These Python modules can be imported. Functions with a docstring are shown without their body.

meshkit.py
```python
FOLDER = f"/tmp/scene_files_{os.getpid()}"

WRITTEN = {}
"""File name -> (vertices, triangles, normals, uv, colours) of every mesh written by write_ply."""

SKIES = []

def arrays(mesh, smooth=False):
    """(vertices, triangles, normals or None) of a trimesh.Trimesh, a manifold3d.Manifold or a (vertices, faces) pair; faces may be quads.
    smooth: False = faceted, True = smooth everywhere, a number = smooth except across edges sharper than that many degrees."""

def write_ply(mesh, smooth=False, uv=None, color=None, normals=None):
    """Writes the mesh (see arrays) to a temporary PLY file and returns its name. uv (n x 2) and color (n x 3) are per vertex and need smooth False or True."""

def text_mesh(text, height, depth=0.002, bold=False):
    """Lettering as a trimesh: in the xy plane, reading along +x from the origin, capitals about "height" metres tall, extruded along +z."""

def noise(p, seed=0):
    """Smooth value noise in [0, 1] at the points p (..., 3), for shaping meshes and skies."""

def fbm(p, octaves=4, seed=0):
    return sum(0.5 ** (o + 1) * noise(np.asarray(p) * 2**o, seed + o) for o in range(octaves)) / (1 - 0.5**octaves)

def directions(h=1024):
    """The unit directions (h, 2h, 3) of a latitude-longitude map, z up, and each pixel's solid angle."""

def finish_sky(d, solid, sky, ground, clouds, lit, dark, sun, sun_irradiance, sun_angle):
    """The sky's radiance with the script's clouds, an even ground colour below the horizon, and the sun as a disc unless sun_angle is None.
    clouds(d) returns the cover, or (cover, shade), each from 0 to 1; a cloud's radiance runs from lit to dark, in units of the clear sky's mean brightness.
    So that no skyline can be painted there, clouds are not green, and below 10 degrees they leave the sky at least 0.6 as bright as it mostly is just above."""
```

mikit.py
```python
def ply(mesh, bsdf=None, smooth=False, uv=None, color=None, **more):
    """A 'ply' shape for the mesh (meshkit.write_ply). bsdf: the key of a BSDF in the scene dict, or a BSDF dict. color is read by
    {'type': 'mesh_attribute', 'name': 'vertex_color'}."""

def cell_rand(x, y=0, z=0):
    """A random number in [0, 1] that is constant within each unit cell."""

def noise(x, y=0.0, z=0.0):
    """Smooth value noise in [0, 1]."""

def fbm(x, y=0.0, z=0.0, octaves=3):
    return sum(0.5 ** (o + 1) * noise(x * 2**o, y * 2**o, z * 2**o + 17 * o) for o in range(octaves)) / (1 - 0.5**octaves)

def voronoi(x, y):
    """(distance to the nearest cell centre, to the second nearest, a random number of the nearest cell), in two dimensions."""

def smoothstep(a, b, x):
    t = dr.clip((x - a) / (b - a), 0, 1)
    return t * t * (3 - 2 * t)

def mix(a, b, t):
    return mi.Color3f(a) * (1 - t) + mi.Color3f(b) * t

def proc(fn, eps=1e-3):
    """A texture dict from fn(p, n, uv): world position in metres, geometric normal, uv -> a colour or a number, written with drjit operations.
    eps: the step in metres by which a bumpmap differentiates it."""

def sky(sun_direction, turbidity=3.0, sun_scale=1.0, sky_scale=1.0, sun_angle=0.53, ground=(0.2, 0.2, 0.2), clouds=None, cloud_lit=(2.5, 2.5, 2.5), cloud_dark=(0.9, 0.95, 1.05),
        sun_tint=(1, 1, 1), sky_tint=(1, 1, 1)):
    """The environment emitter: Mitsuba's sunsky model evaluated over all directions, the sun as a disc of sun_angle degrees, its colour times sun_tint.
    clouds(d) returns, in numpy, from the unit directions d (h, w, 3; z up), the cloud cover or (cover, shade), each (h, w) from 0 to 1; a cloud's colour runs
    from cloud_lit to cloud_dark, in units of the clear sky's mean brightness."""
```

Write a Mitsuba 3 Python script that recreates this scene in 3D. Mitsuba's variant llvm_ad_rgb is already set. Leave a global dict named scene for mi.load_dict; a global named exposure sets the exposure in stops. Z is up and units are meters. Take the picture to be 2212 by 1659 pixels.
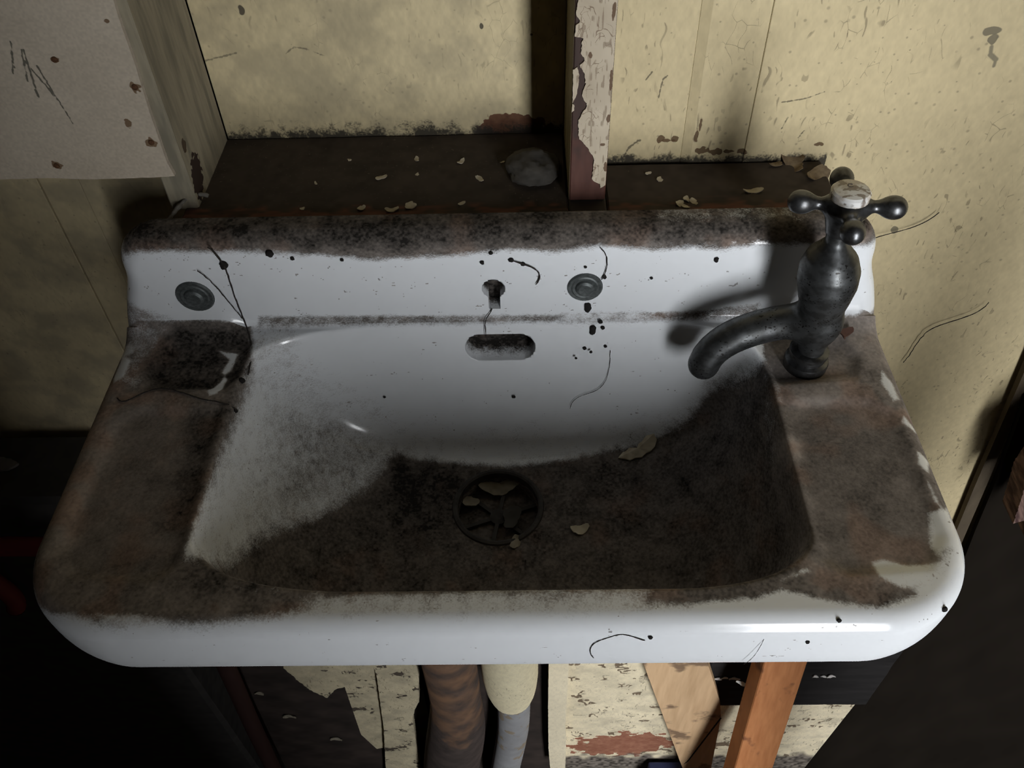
import math, random
import numpy as np
import drjit as dr
import mitsuba as mi
import trimesh, manifold3d as m3
from scipy import ndimage
import mikit, meshkit
from mikit import proc, noise, fbm, voronoi, smoothstep, mix, cell_rand

T = mi.ScalarTransform4f
scene, labels = {}, {}
rng = np.random.default_rng(7)

# ------------------------------------------------------------------ camera
CAM = np.array([0.0235, -0.505, 0.475])


def camera_axes(pitch, roll, yaw):
    p, r, y = np.radians([pitch, roll, yaw])
    fwd = np.array([math.sin(-y) * math.cos(p), math.cos(y) * math.cos(p), -math.sin(p)])
    right = np.cross(fwd, [0, 0, 1]); right /= np.linalg.norm(right)
    down = np.cross(fwd, right)
    return fwd, down * math.cos(r) - right * math.sin(r)


fwd, down = camera_axes(47.4, 2.0, 1.6)
scene['camera'] = {'type': 'perspective', 'fov_axis': 'x', 'fov': 2 * math.degrees(math.atan(2212 / 2 / 1853.0)), 'near_clip': 0.02, 'far_clip': 30.0,
                   'to_world': T().look_at(origin=CAM.tolist(), target=(CAM + fwd).tolist(), up=(-down).tolist())}

# ------------------------------------------------------------------ light: daylight through one tall narrow glazed door in front, to the right
exposure = 0.0
WIN = dict(x=1.02, z=0.24, w=0.60, h=2.50, y=-3.0)
BLOCKER_X = 0.556
WIN_RADIANCE = [29.5, 30.0, 30.6]

# ------------------------------------------------------------------ helpers


def tag(key, label=None, cat=None, group=None, kind=None):
    d = labels.setdefault(key, {})
    for k, v in (('label', label), ('category', cat), ('group', group), ('kind', kind)):
        if v:
            d[k] = v


def numbered(key):
    if key not in scene and key not in labels:
        return key
    n = 1
    while f'{key}_{n:03d}' in scene or f'{key}_{n:03d}' in labels:
        n += 1
    return f'{key}_{n:03d}'


def put(key, mesh, bsdf, smooth=30, label=None, cat=None, group=None, kind=None, uv=None, **more):
    key = numbered(key)
    scene[key] = mikit.ply(mesh, bsdf, smooth=smooth, uv=uv, **more)
    if label or cat or group or kind:
        tag(key, label, cat, group, kind)
    return key


def part(parent, name, mesh, bsdf, smooth=30, label=None, uv=None, kind=None):
    return put(f'{parent}__{name}', mesh, bsdf, smooth, label=label, uv=uv, kind=kind)


def box(x0, x1, y0, y1, z0, z1, bevel=0.0, wob=0.0, seed=0, cuts=0):
    """A box, bevelled; with wob its faces are subdivided and made uneven."""
    c = np.array([(x0 + x1) / 2, (y0 + y1) / 2, (z0 + z1) / 2]); h = np.array([x1 - x0, y1 - y0, z1 - z0]) / 2
    if bevel > 0:
        pts = []
        b = min(bevel, h.min() * 0.9)
        for sx in (-1, 1):
            for sy in (-1, 1):
                for sz in (-1, 1):
                    p = np.array([sx, sy, sz]) * h
                    for k in range(3):
                        q = p.copy(); q[[(k + 1) % 3, (k + 2) % 3]] -= np.sign(p[[(k + 1) % 3, (k + 2) % 3]]) * b * np.array([1, 1])
                        pts.append(q)
        m = trimesh.convex.convex_hull(np.array(pts))
    else:
        m = trimesh.creation.box(2 * h)
    m.apply_translation(c)
    if cuts:
        m = m.subdivide_to_size(cuts)
    if wob:
        v = np.array(m.vertices)
        d = np.stack([meshkit.fbm(v * 28 + 11 * k, 3, seed + k) - 0.5 for k in range(3)], 1)
        m.vertices = v + d * 2 * wob
    return m


def slab(poly, axis, at, thick, cuts=0.0):
    """An outline extruded along an axis: 'y' takes (x, z) points, 'z' takes (x, y) points; the outline lies at `at`, thickness goes to +axis."""
    from shapely.geometry import Polygon
    m = trimesh.creation.extrude_polygon(Polygon(poly).buffer(0), thick, engine='earcut')
    v = np.array(m.vertices)
    if axis == 'y':
        m.vertices = np.stack([v[:, 0], at + v[:, 2], v[:, 1]], 1); m.invert()
    else:
        m.vertices = v + [0, 0, at]
    if cuts:
        m = m.subdivide_to_size(cuts)
    return m


def lathe(profile, n=48, at=(0, 0, 0)):
    """profile: (radius, z) from bottom to top."""
    m = trimesh.creation.revolve(np.array(profile), sections=n)
    m.apply_translation(at)
    return m


def tube(points, radii, sides=6, closed=True):
    p = np.asarray(points, float); r = np.broadcast_to(radii, (len(p),))
    t = np.gradient(p, axis=0); t /= np.linalg.norm(t, axis=1, keepdims=True) + 1e-12
    a = np.cross(t, [0.31, 0.17, 0.93]); a /= np.linalg.norm(a, axis=1, keepdims=True) + 1e-12
    b, ang = np.cross(t, a), np.arange(sides) * 2 * np.pi / sides
    v = p[:, None] + r[:, None, None] * (np.cos(ang)[None, :, None] * a[:, None] + np.sin(ang)[None, :, None] * b[:, None])
    i, j = np.meshgrid(np.arange(len(p) - 1), np.arange(sides), indexing='ij')
    q = np.stack([i * sides + j, i * sides + (j + 1) % sides, (i + 1) * sides + (j + 1) % sides, (i + 1) * sides + j], -1).reshape(-1, 4)
    f = np.vstack([q[:, [0, 1, 2]], q[:, [0, 2, 3]]])
    n = len(p) * sides
    v = np.vstack([v.reshape(-1, 3), p[:1], p[-1:]])
    k = np.arange(sides)
    f = np.vstack([f, np.stack([np.full(sides, n), (k + 1) % sides, k], 1), np.stack([np.full(sides, n + 1), n - sides + k, n - sides + (k + 1) % sides], 1)])
    m = trimesh.Trimesh(v, f, process=False)
    if m.volume < 0:
        m.invert()
    return m


def curve(pts, n=24):
    from scipy.interpolate import CubicSpline
    pts = np.asarray(pts, float)
    s = np.r_[0, np.cumsum(np.linalg.norm(np.diff(pts, axis=0), axis=1))]
    return CubicSpline(s, pts, axis=0)(np.linspace(0, s[-1], n))


def to_manifold(m):
    return m3.Manifold(m3.Mesh(vert_properties=np.asarray(m.vertices, np.float32), tri_verts=np.asarray(m.faces, np.uint32)))


def from_manifold(m):
    q = m.to_mesh()
    return trimesh.Trimesh(q.vert_properties[:, :3], q.tri_verts, process=False)


def sstep(a, b, x):
    t = np.clip((x - a) / (b - a), 0, 1)
    return t * t * (3 - 2 * t)


def poly_distance(pts, xy):
    """Signed distance (positive inside) of the points xy (n, 2) to a closed outline."""
    P = np.asarray(pts, float); Q = np.roll(P, -1, 0)
    best, inside = np.full(len(xy), 9.0), np.zeros(len(xy), bool)
    for a, b in zip(P, Q):
        e = b - a; w = xy - a
        t = np.clip((w @ e) / (e @ e + 1e-15), 0, 1)
        best = np.minimum(best, np.linalg.norm(w - t[:, None] * e, axis=1))
        c = (a[1] <= xy[:, 1]) != (b[1] <= xy[:, 1])
        with np.errstate(divide='ignore', invalid='ignore'):
            inside ^= c & (xy[:, 0] < a[0] + (xy[:, 1] - a[1]) / (b[1] - a[1] + 1e-15) * e[0])
    return np.where(inside, best, -best)


# ------------------------------------------------------------------ materials


def diffuse(c, rough=0.9, spec=0.25, metallic=0.0):
    tex = proc(c) if callable(c) else {'type': 'rgb', 'value': list(c)}
    return {'type': 'twosided', 'bsdf': {'type': 'principled', 'base_color': tex, 'roughness': rough, 'specular': spec, 'metallic': metallic}}


def dirt_and_shade(p, n, uv):
    """Cover of dirt and painted shade: where it lies is in uv.x (set on the mesh from the outlines below), its grain comes from noise."""
    g1 = fbm(p.x * 170, p.y * 170, p.z * 170, 3)
    g2 = fbm(p.x * 1100, p.y * 1100, p.z * 1100, 2)
    thr = 0.5 + (g1 - 0.5) * 0.60 + (g2 - 0.5) * 0.60
    m = smoothstep(thr - 0.50, thr + 0.50, uv.x * 1.64 - 0.27)
    g3 = noise(p.x * 700 + 7, p.y * 700, p.z * 700) * noise(p.x * 170, p.y * 170 + 3, p.z * 170)
    specks = smoothstep(0.68, 0.74, g3)
    return dr.clip(dr.maximum(m, specks * 0.7), 0, 1)


def dirt_and_shade_colour(p, n, uv):
    g = fbm(p.x * 80 + 3, p.y * 80, p.z * 80, 4)
    h = fbm(p.x * 520, p.y * 520 + 9, p.z * 520, 2)
    t = dr.clip(uv.y + (g - 0.5) * 0.55 + (h - 0.5) * 0.45, 0, 1)
    c = mix((0.015, 0.0133, 0.0117), (0.310, 0.272, 0.243), t)
    red = smoothstep(0.55, 0.75, fbm(p.x * 38, p.y * 38 + 5, p.z * 38, 3))
    return mix(c, c * mi.Color3f(1.12, 0.96, 0.88), red)


scene['porcelain'] = {'type': 'twosided', 'bsdf': {'type': 'blendbsdf', 'weight': proc(dirt_and_shade),
    'bsdf_0': {'type': 'principled', 'base_color': {'type': 'rgb', 'value': [0.70, 0.725, 0.745]}, 'roughness': 0.16, 'specular': 0.5},
    'bsdf_1': {'type': 'principled', 'base_color': proc(dirt_and_shade_colour), 'roughness': 0.85, 'specular': 0.15}}}


def segments(p, segs, u='x', v='z'):
    """Distance from p to the nearest of some line segments in a wall's plane, each widened by its own half width."""
    a, b = getattr(p, u), getattr(p, v)
    d = mi.Float(9)
    for x0, z0, x1, z1, w in segs:
        ex, ez = x1 - x0, z1 - z0
        t = dr.clip(((a - x0) * ex + (b - z0) * ez) / (ex * ex + ez * ez + 1e-12), 0, 1)
        d = dr.minimum(d, dr.sqrt(dr.square(a - x0 - t * ex) + dr.square(b - z0 - t * ez)) - w)
    return d


def cream(p, base=(0.535, 0.447, 0.265), crack=1.0, spots=1.0, grime=0.0):
    """Old cream oil paint: blotches, short upright cracks in patches, dark specks, sooty film in patches."""
    b = fbm(p.x * 14, p.y * 14, p.z * 14, 4)
    c = mix(mi.Color3f(base) * 0.84, mi.Color3f(base) * 1.08, b)
    f = fbm(p.x * 300, p.y * 300, p.z * 130, 3)
    c = c * (0.88 + 0.24 * f)
    where = smoothstep(0.40, 0.62, fbm(p.x * 20 + 4, p.z * 20, 1.0, 3))
    wx = p.x + 0.006 * noise(p.x * 90, p.z * 90)
    fleck = smoothstep(0.80, 0.90, noise(wx * 520, p.z * 120, 3.0)) * smoothstep(0.35, 0.6, noise(p.x * 140, p.z * 140, 8.0))
    d1, d2, r = voronoi(wx * 120, (p.z + 0.01 * noise(p.x * 70, p.z * 70, 5.0)) * 60)
    line = (1 - smoothstep(0.01, 0.05, d2 - d1)) * smoothstep(0.52, 0.62, noise(p.x * 130 + 3, p.z * 90, 2.0)) * smoothstep(0.55, 0.70, fbm(p.x * 30 + 9, p.z * 30, 1.0, 3))
    c = mix(c, (0.12, 0.092, 0.052), dr.clip((fleck * where * 0.6 + line * 0.55) * crack, 0, 0.85))
    v1, v2, r2 = voronoi(p.x * 120 + 31, p.z * 120)
    sp = (1 - smoothstep(0.05, 0.05 + 0.2 * noise(p.x * 40, p.z * 40, 4.0), v1)) * smoothstep(0.80, 0.86, r2) * spots
    c = mix(c, (0.17, 0.135, 0.085), dr.clip(sp * 0.5, 0, 1))
    if grime:
        g = smoothstep(0.35, 0.75, fbm(p.x * 40, p.y * 40 + 2, p.z * 34, 5))
        c = mix(c, (0.15, 0.135, 0.105), g * grime)
    return c


def stains(p, c, blobs, col=(0.06, 0.04, 0.02), k=300):
    """Rust or dirt spots with ragged edges at (x, z, rx, rz)."""
    r = noise(p.x * k, p.z * k) - 0.5
    for x, z, rx, rz in blobs:
        d = dr.sqrt(dr.square((p.x - x) / rx) + dr.square((p.z - z) / rz)) + r * 0.7
        c = mix(c, col, (1 - smoothstep(0.8, 1.0, d)) * 0.9)
    return c


scene['cream_plain'] = diffuse(lambda p, n, uv: cream(p, crack=0.25))
scene['dark_wood'] = diffuse(lambda p, n, uv: mix((0.014, 0.011, 0.009), (0.045, 0.035, 0.028), fbm(p.x * 60, p.y * 60, p.z * 14, 3)), rough=0.75)
scene['room_dark'] = diffuse((0.045, 0.038, 0.032))
scene['black_paint'] = diffuse(lambda p, n, uv: mix((0.035, 0.035, 0.035), (0.075, 0.072, 0.068), fbm(p.x * 80, p.y * 80, p.z * 80, 3)), rough=0.6)


def ledge_colour(p, n, uv):
    g = fbm(p.x * 70, p.y * 70, p.z * 70, 4)
    c = mix((0.018, 0.014, 0.011), (0.070, 0.054, 0.042), g)
    s = noise(p.x * 900, p.y * 900, p.z * 900)
    c = mix(c, (0.16, 0.13, 0.10), smoothstep(0.90, 0.97, s) * 0.5)
    # bare red-brown paint along the worn front edge
    edge = 1 - smoothstep(0.038, 0.050, p.y + (noise(p.x * 110, p.y * 260) - 0.5) * 0.016)
    red = mix((0.080, 0.032, 0.021), (0.155, 0.068, 0.045), fbm(p.x * 160, p.y * 420, p.z * 160, 3))
    return mix(c, red, edge * smoothstep(0.30, 0.52, fbm(p.x * 40 + 2, p.y * 90, 0.0, 3)))


scene['ledge'] = diffuse(ledge_colour, rough=0.8)


def metal_rough(p, n, uv):
    return 0.27 + 0.14 * fbm(p.x * 260, p.y * 260, p.z * 260, 3)


def metal_colour(p, n, uv):
    g = smoothstep(0.45, 0.75, fbm(p.x * 240, p.y * 240, p.z * 240, 4))
    return mix((0.105, 0.108, 0.112), (0.060, 0.059, 0.058), g)


def pitted_colour(p, n, uv):
    g = smoothstep(0.40, 0.66, fbm(p.x * 150, p.y * 150, p.z * 150, 4))
    pit = smoothstep(0.70, 0.78, noise(p.x * 800, p.y * 800, p.z * 800)) * smoothstep(0.45, 0.60, fbm(p.x * 90, p.y * 90, p.z * 90, 2))
    return mix(mix((0.082, 0.086, 0.088), (0.050, 0.052, 0.052), g), (0.012, 0.011, 0.010), pit * 0.9)


def pitted_rough(p, n, uv):
    return 0.33 + 0.16 * fbm(p.x * 420, p.y * 420, p.z * 420, 3)


scene['old_metal'] = {'type': 'twosided', 'bsdf': {'type': 'principled', 'base_color': proc(metal_colour), 'roughness': proc(metal_rough), 'metallic': 0.9, 'specular': 0.5}}
scene['pitted_metal'] = {'type': 'twosided', 'bsdf': {'type': 'principled', 'base_color': proc(pitted_colour), 'roughness': proc(pitted_rough), 'metallic': 0.8, 'specular': 0.5}}
scene['blank_metal'] = {'type': 'twosided', 'bsdf': {'type': 'principled', 'base_color': proc(lambda p, n, uv: mix((0.045, 0.052, 0.052), (0.14, 0.155, 0.155), fbm(p.x * 500, p.y * 500, p.z * 500, 3))), 'roughness': 0.5, 'metallic': 0.5}}
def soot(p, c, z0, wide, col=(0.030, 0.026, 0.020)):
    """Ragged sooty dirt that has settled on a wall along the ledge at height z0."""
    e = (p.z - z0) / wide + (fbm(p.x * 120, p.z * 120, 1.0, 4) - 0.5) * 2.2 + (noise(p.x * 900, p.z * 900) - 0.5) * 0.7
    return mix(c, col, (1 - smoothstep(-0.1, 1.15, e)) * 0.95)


def bay_colour(p, n, uv):
    c = cream(p, (0.56, 0.472, 0.285), crack=0.5, spots=0.6, grime=0.28)
    d = segments(p, [(-0.165, 0.155, -0.158, 0.160, -0.0002), (-0.158, 0.160, -0.148, 0.158, -0.0001), (-0.148, 0.158, -0.135, 0.152, -0.0003), (-0.232, 0.150, -0.205, 0.156, 0.0)])
    c = mix(c, (0.09, 0.075, 0.05), (1 - smoothstep(0.0, 0.0010, d + (noise(p.x * 700, p.z * 700) - 0.5) * 0.0012)) * 0.65)
    c = stains(p, c, [(-0.192, 0.190, 0.003, 0.0045), (-0.009, 0.173, 0.0016, 0.003), (0.030, 0.166, 0.0015, 0.0012)], (0.05, 0.042, 0.03))
    # bare red-brown patch where the paint has come off above the ledge
    e = dr.sqrt(dr.square((p.x - 0.015) / 0.031) + dr.square((p.z - 0.083) / 0.016)) + (fbm(p.x * 130, p.z * 130, 2.0, 3) - 0.5) * 0.9
    c = mix(c, mix((0.085, 0.032, 0.018), (0.15, 0.075, 0.04), fbm(p.x * 220, p.z * 220, 0.0, 3)), 1 - smoothstep(0.94, 1.0, e))
    return soot(p, c, 0.080, 0.010)


def board_colour(p, n, uv):
    """The boards right of the post: cracked cream paint, brown where it has broken off near the ledge, drips and cobweb lines."""
    c = cream(p, crack=0.9, spots=1.0)
    r = stains(p, c, [(0.132, 0.099, 0.0035, 0.004), (0.143, 0.0985, 0.0035, 0.0035), (0.1375, 0.0975, 0.006, 0.0016), (0.160, 0.103, 0.0018, 0.007), (0.162, 0.112, 0.0012, 0.006),
                      (0.166, 0.0895, 0.007, 0.0032), (0.178, 0.0875, 0.0075, 0.0034), (0.187, 0.088, 0.005, 0.0016), (0.199, 0.0880, 0.0045, 0.0026), (0.259, 0.094, 0.0035, 0.0024)], (0.085, 0.045, 0.018), 420)
    dk = segments(p, [(0.104, 0.083, 0.107, 0.091, 0.0003), (0.107, 0.091, 0.114, 0.0975, 0.0005), (0.114, 0.0975, 0.116, 0.098, 0.0007),
                      (0.127, 0.135, 0.129, 0.150, 0.0002), (0.129, 0.150, 0.132, 0.153, 0.0002), (0.116, 0.150, 0.120, 0.156, 0.0002), (0.241, 0.100, 0.244, 0.106, 0.0002),
                      (0.226, 0.108, 0.229, 0.118, 0.0002), (0.222, 0.131, 0.240, 0.134, 0.0002), (0.240, 0.134, 0.252, 0.139, 0.0001)])
    r = mix(r, (0.05, 0.04, 0.025), (1 - smoothstep(-0.0001, 0.0006, dk + (noise(p.x * 800, p.z * 800) - 0.5) * 0.0009)) * 0.75)
    drip = segments(p, [(0.3655, 0.172, 0.367, 0.166, 0.0008), (0.367, 0.166, 0.3725, 0.162, 0.0012), (0.3725, 0.162, 0.373, 0.157, 0.0006)])
    r = mix(r, (0.14, 0.125, 0.085), (1 - smoothstep(0.0, 0.0012, drip)) * 0.8)
    r = stains(p, r, [(0.361, 0.184, 0.0058, 0.0036), (0.364, 0.178, 0.004, 0.004), (0.366, 0.214, 0.005, 0.002), (0.345, 0.007, 0.003, 0.0045)], (0.15, 0.13, 0.085), 260)
    return soot(p, r, dr.select(p.x < 0.268, 0.0795, -1.0), 0.0055)


scene['bay_paint'] = diffuse(bay_colour, rough=0.7)
scene['board_paint'] = diffuse(board_colour, rough=0.65)
scene['left_board_paint'] = diffuse(lambda p, n, uv: cream(p, (0.46, 0.385, 0.235), crack=0.3, spots=0.9, grime=0.45), rough=0.8)


def sheet_colour(p, n, uv):
    c = mix((0.41, 0.350, 0.270), (0.53, 0.465, 0.370), fbm(p.x * 26, p.y * 26, p.z * 26, 4))
    c = c * (0.93 + 0.14 * noise(p.x * 700, p.z * 700))
    d = segments(p, [(-0.316, 0.218, -0.322, 0.200, 0.00015), (-0.310, 0.212, -0.3145, 0.181, 0.0003), (-0.3115, 0.212, -0.317, 0.190, 0.0002), (-0.313, 0.205, -0.304, 0.181, 0.0002), (-0.306, 0.201, -0.3035, 0.185, 0.0002),
                     (-0.3035, 0.185, -0.299, 0.157, 0.0001), (-0.319, 0.210, -0.3245, 0.196, 0.0001), (-0.3145, 0.1835, -0.3147, 0.179, 0.0008), (-0.3045, 0.184, -0.303, 0.179, 0.0006)])
    c = mix(c, (0.06, 0.06, 0.045), (1 - smoothstep(0.0, 0.0007, d + (noise(p.x * 900, p.z * 500) - 0.45) * 0.0011)) * 0.85)
    return stains(p, c, [(-0.245, 0.184, 0.0042, 0.0042), (-0.248, 0.141, 0.0045, 0.0042), (-0.325, 0.123, 0.0042, 0.0042), (-0.292, 0.205, 0.003, 0.002), (-0.26, 0.156, 0.003, 0.004), (-0.247, 0.230, 0.002, 0.002)], (0.13, 0.075, 0.035), 520)


def stud_colour(p, n, uv):
    g = fbm(p.x * 300, p.y * 300, p.z * 26, 4)
    c = mix((0.20, 0.175, 0.125), (0.32, 0.285, 0.205), g)
    c = mix(c, (0.13, 0.12, 0.09), smoothstep(0.40, 0.75, fbm(p.x * 120, p.y * 120, p.z * 16, 4)) * 0.7)
    # paint flaked off the inner face near its foot, and a rusty nail spot above
    y, z = p.y, p.z
    r = (noise(y * 420, z * 420) - 0.5) * 0.5
    e = dr.sqrt(dr.square((y - 0.0655 - (z - 0.097) * 0.28) / 0.0125) + dr.square((z - 0.098) / 0.0165)) + r
    c = mix(c, (0.032, 0.020, 0.015), (1 - smoothstep(0.94, 1.02, e)) * smoothstep(-0.2325, -0.2322, p.x))
    e2 = dr.sqrt(dr.square((y - 0.062) / 0.005) + dr.square((z - 0.128) / 0.005)) + r
    return mix(c, (0.05, 0.03, 0.018), (1 - smoothstep(0.85, 1.05, e2)) * 0.9)


def post_colour(p, n, uv):
    g = fbm(p.x * 240, p.y * 240, p.z * 40, 4)
    c = mix((0.050, 0.020, 0.015), (0.105, 0.046, 0.034), g)
    side = 1 - smoothstep(0.0570, 0.0574, p.x)
    c = mix(c, mix((0.13, 0.105, 0.06), (0.30, 0.25, 0.15), fbm(p.y * 120, p.z * 30, 3.0, 3)), side)
    up = smoothstep(0.11, 0.16, p.z + (noise(p.x * 300, p.z * 160) - 0.5) * 0.03) * (1 - side)
    return mix(c, (0.034, 0.026, 0.022), up * 0.7)


def post_paint_colour(p, n, uv):
    c = mix((0.37, 0.31, 0.225), (0.56, 0.49, 0.375), fbm(p.x * 60, p.y * 60, p.z * 40, 4))
    d1, d2, r = voronoi(p.x * 190 + 1.6 * noise(p.x * 130, p.z * 190), p.z * 90 + 1.2 * noise(p.x * 200, p.z * 120, 6.0))
    c = mix(c, (0.14, 0.09, 0.055), (1 - smoothstep(0.01, 0.06, d2 - d1)) * smoothstep(0.46, 0.60, noise(p.x * 160, p.z * 110, 1.0)) * 0.75)
    c = mix(c, (0.16, 0.11, 0.07), smoothstep(0.70, 0.84, noise(p.x * 700, p.z * 170, 3.0)) * 0.55)
    c = stains(p, c, [(0.0685, 0.1985, 0.0013, 0.0028), (0.0835, 0.151, 0.0016, 0.003), (0.0835, 0.110, 0.0014, 0.0045), (0.0835, 0.180, 0.0012, 0.008), (0.0825, 0.228, 0.0015, 0.006), (0.080, 0.130, 0.002, 0.0012)], (0.10, 0.055, 0.03), 600)
    return c


scene['sheet_paint'] = diffuse(sheet_colour, rough=0.75)
scene['stud_paint'] = diffuse(stud_colour, rough=0.85)
scene['post_paint'] = diffuse(post_colour, rough=0.6)
scene['peeling_paint'] = diffuse(post_paint_colour, rough=0.8)
scene['rust'] = diffuse(lambda p, n, uv: mix((0.035, 0.018, 0.010), (0.13, 0.06, 0.026), fbm(p.x * 700, p.y * 700, p.z * 700, 3)), rough=0.85)


def peel(p, base, under, cover, k=64.0, red=None):
    """Paint that has come off in ragged patches down to what lies under it."""
    c = cream(p, base, crack=1.0, spots=0.8, grime=0.3)
    g = fbm(p.x * k + 1.5 * noise(p.x * 160, p.z * 160), p.y * k + 3, p.z * k * 0.55, 6)
    u = mix(under, mi.Color3f(under) * 2.2, fbm(p.x * 140, p.y * 140, p.z * 140, 3))
    rim = smoothstep(cover - 0.05, cover - 0.02, g) * (1 - smoothstep(cover - 0.02, cover, g))
    return mix(c, u, smoothstep(cover - 0.01, cover + 0.01, g)) * (1 - 0.35 * rim)


def under_wall_colour(p, n, uv):
    c = peel(p, (0.74, 0.655, 0.465), (0.10, 0.075, 0.05), 0.69)
    e = dr.sqrt(dr.square((p.x - 0.185) / 0.095) + dr.square((p.z + 1.105 - (p.x - 0.185) * 0.1) / 0.055)) + (fbm(p.x * 75, p.z * 110, 2.0, 4) - 0.5) * 1.1
    c = mix(c, mix((0.20, 0.075, 0.045), (0.34, 0.16, 0.10), fbm(p.x * 120, p.z * 120, 0.0, 3)), 1 - smoothstep(0.93, 1.0, e))
    low = smoothstep(-1.150, -1.172, p.z + (noise(p.x * 60, p.z * 60) - 0.5) * 0.03)
    return mix(c, mix((0.03, 0.025, 0.02), (0.22, 0.19, 0.16), noise(p.x * 190, p.z * 190)), low)


scene['under_paint'] = diffuse(under_wall_colour, rough=0.8)
scene['under_peel'] = diffuse(lambda p, n, uv: peel(p, (0.56, 0.49, 0.335), (0.05, 0.04, 0.03), 0.70), rough=0.85)
scene['batten_paint'] = diffuse(lambda p, n, uv: cream(p, (0.74, 0.66, 0.48), crack=0.3, spots=0.5), rough=0.7)
scene['collar_paint'] = diffuse(lambda p, n, uv: cream(p, (0.60, 0.54, 0.37), crack=0.7, spots=0.6), rough=0.7)
scene['under_dark'] = diffuse(lambda p, n, uv: mix((0.012, 0.010, 0.009), (0.055, 0.040, 0.034), fbm(p.x * 30, p.y * 30, p.z * 30, 4)), rough=0.9)
scene['rail_black'] = diffuse(lambda p, n, uv: mix((0.006, 0.0055, 0.0055), (0.022, 0.020, 0.020), fbm(p.x * 18, p.y * 60, p.z * 90, 4)), rough=0.7)
scene['rust_pipe'] = diffuse(lambda p, n, uv: mix(mix((0.030, 0.024, 0.022), (0.085, 0.065, 0.058), fbm(p.x * 55, p.y * 55, p.z * 55, 4)), (0.20, 0.112, 0.064), 0.85 * smoothstep(0.15, 0.85, fbm(p.x * 38 + 5, p.y * 38, p.z * 38, 5)) * smoothstep(-0.86, -0.79, p.z + (fbm(p.x * 50, p.z * 50, 0.0, 3) - 0.5) * 0.16)), rough=0.9)
scene['grey_pipe'] = diffuse(lambda p, n, uv: mix(mix((0.20, 0.20, 0.205), (0.32, 0.325, 0.335), fbm(p.x * 40, p.y * 40, p.z * 40, 3)), (0.24, 0.20, 0.15), smoothstep(0.58, 0.68, fbm(p.x * 70, p.y * 70, p.z * 50, 3))), rough=0.6)
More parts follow.
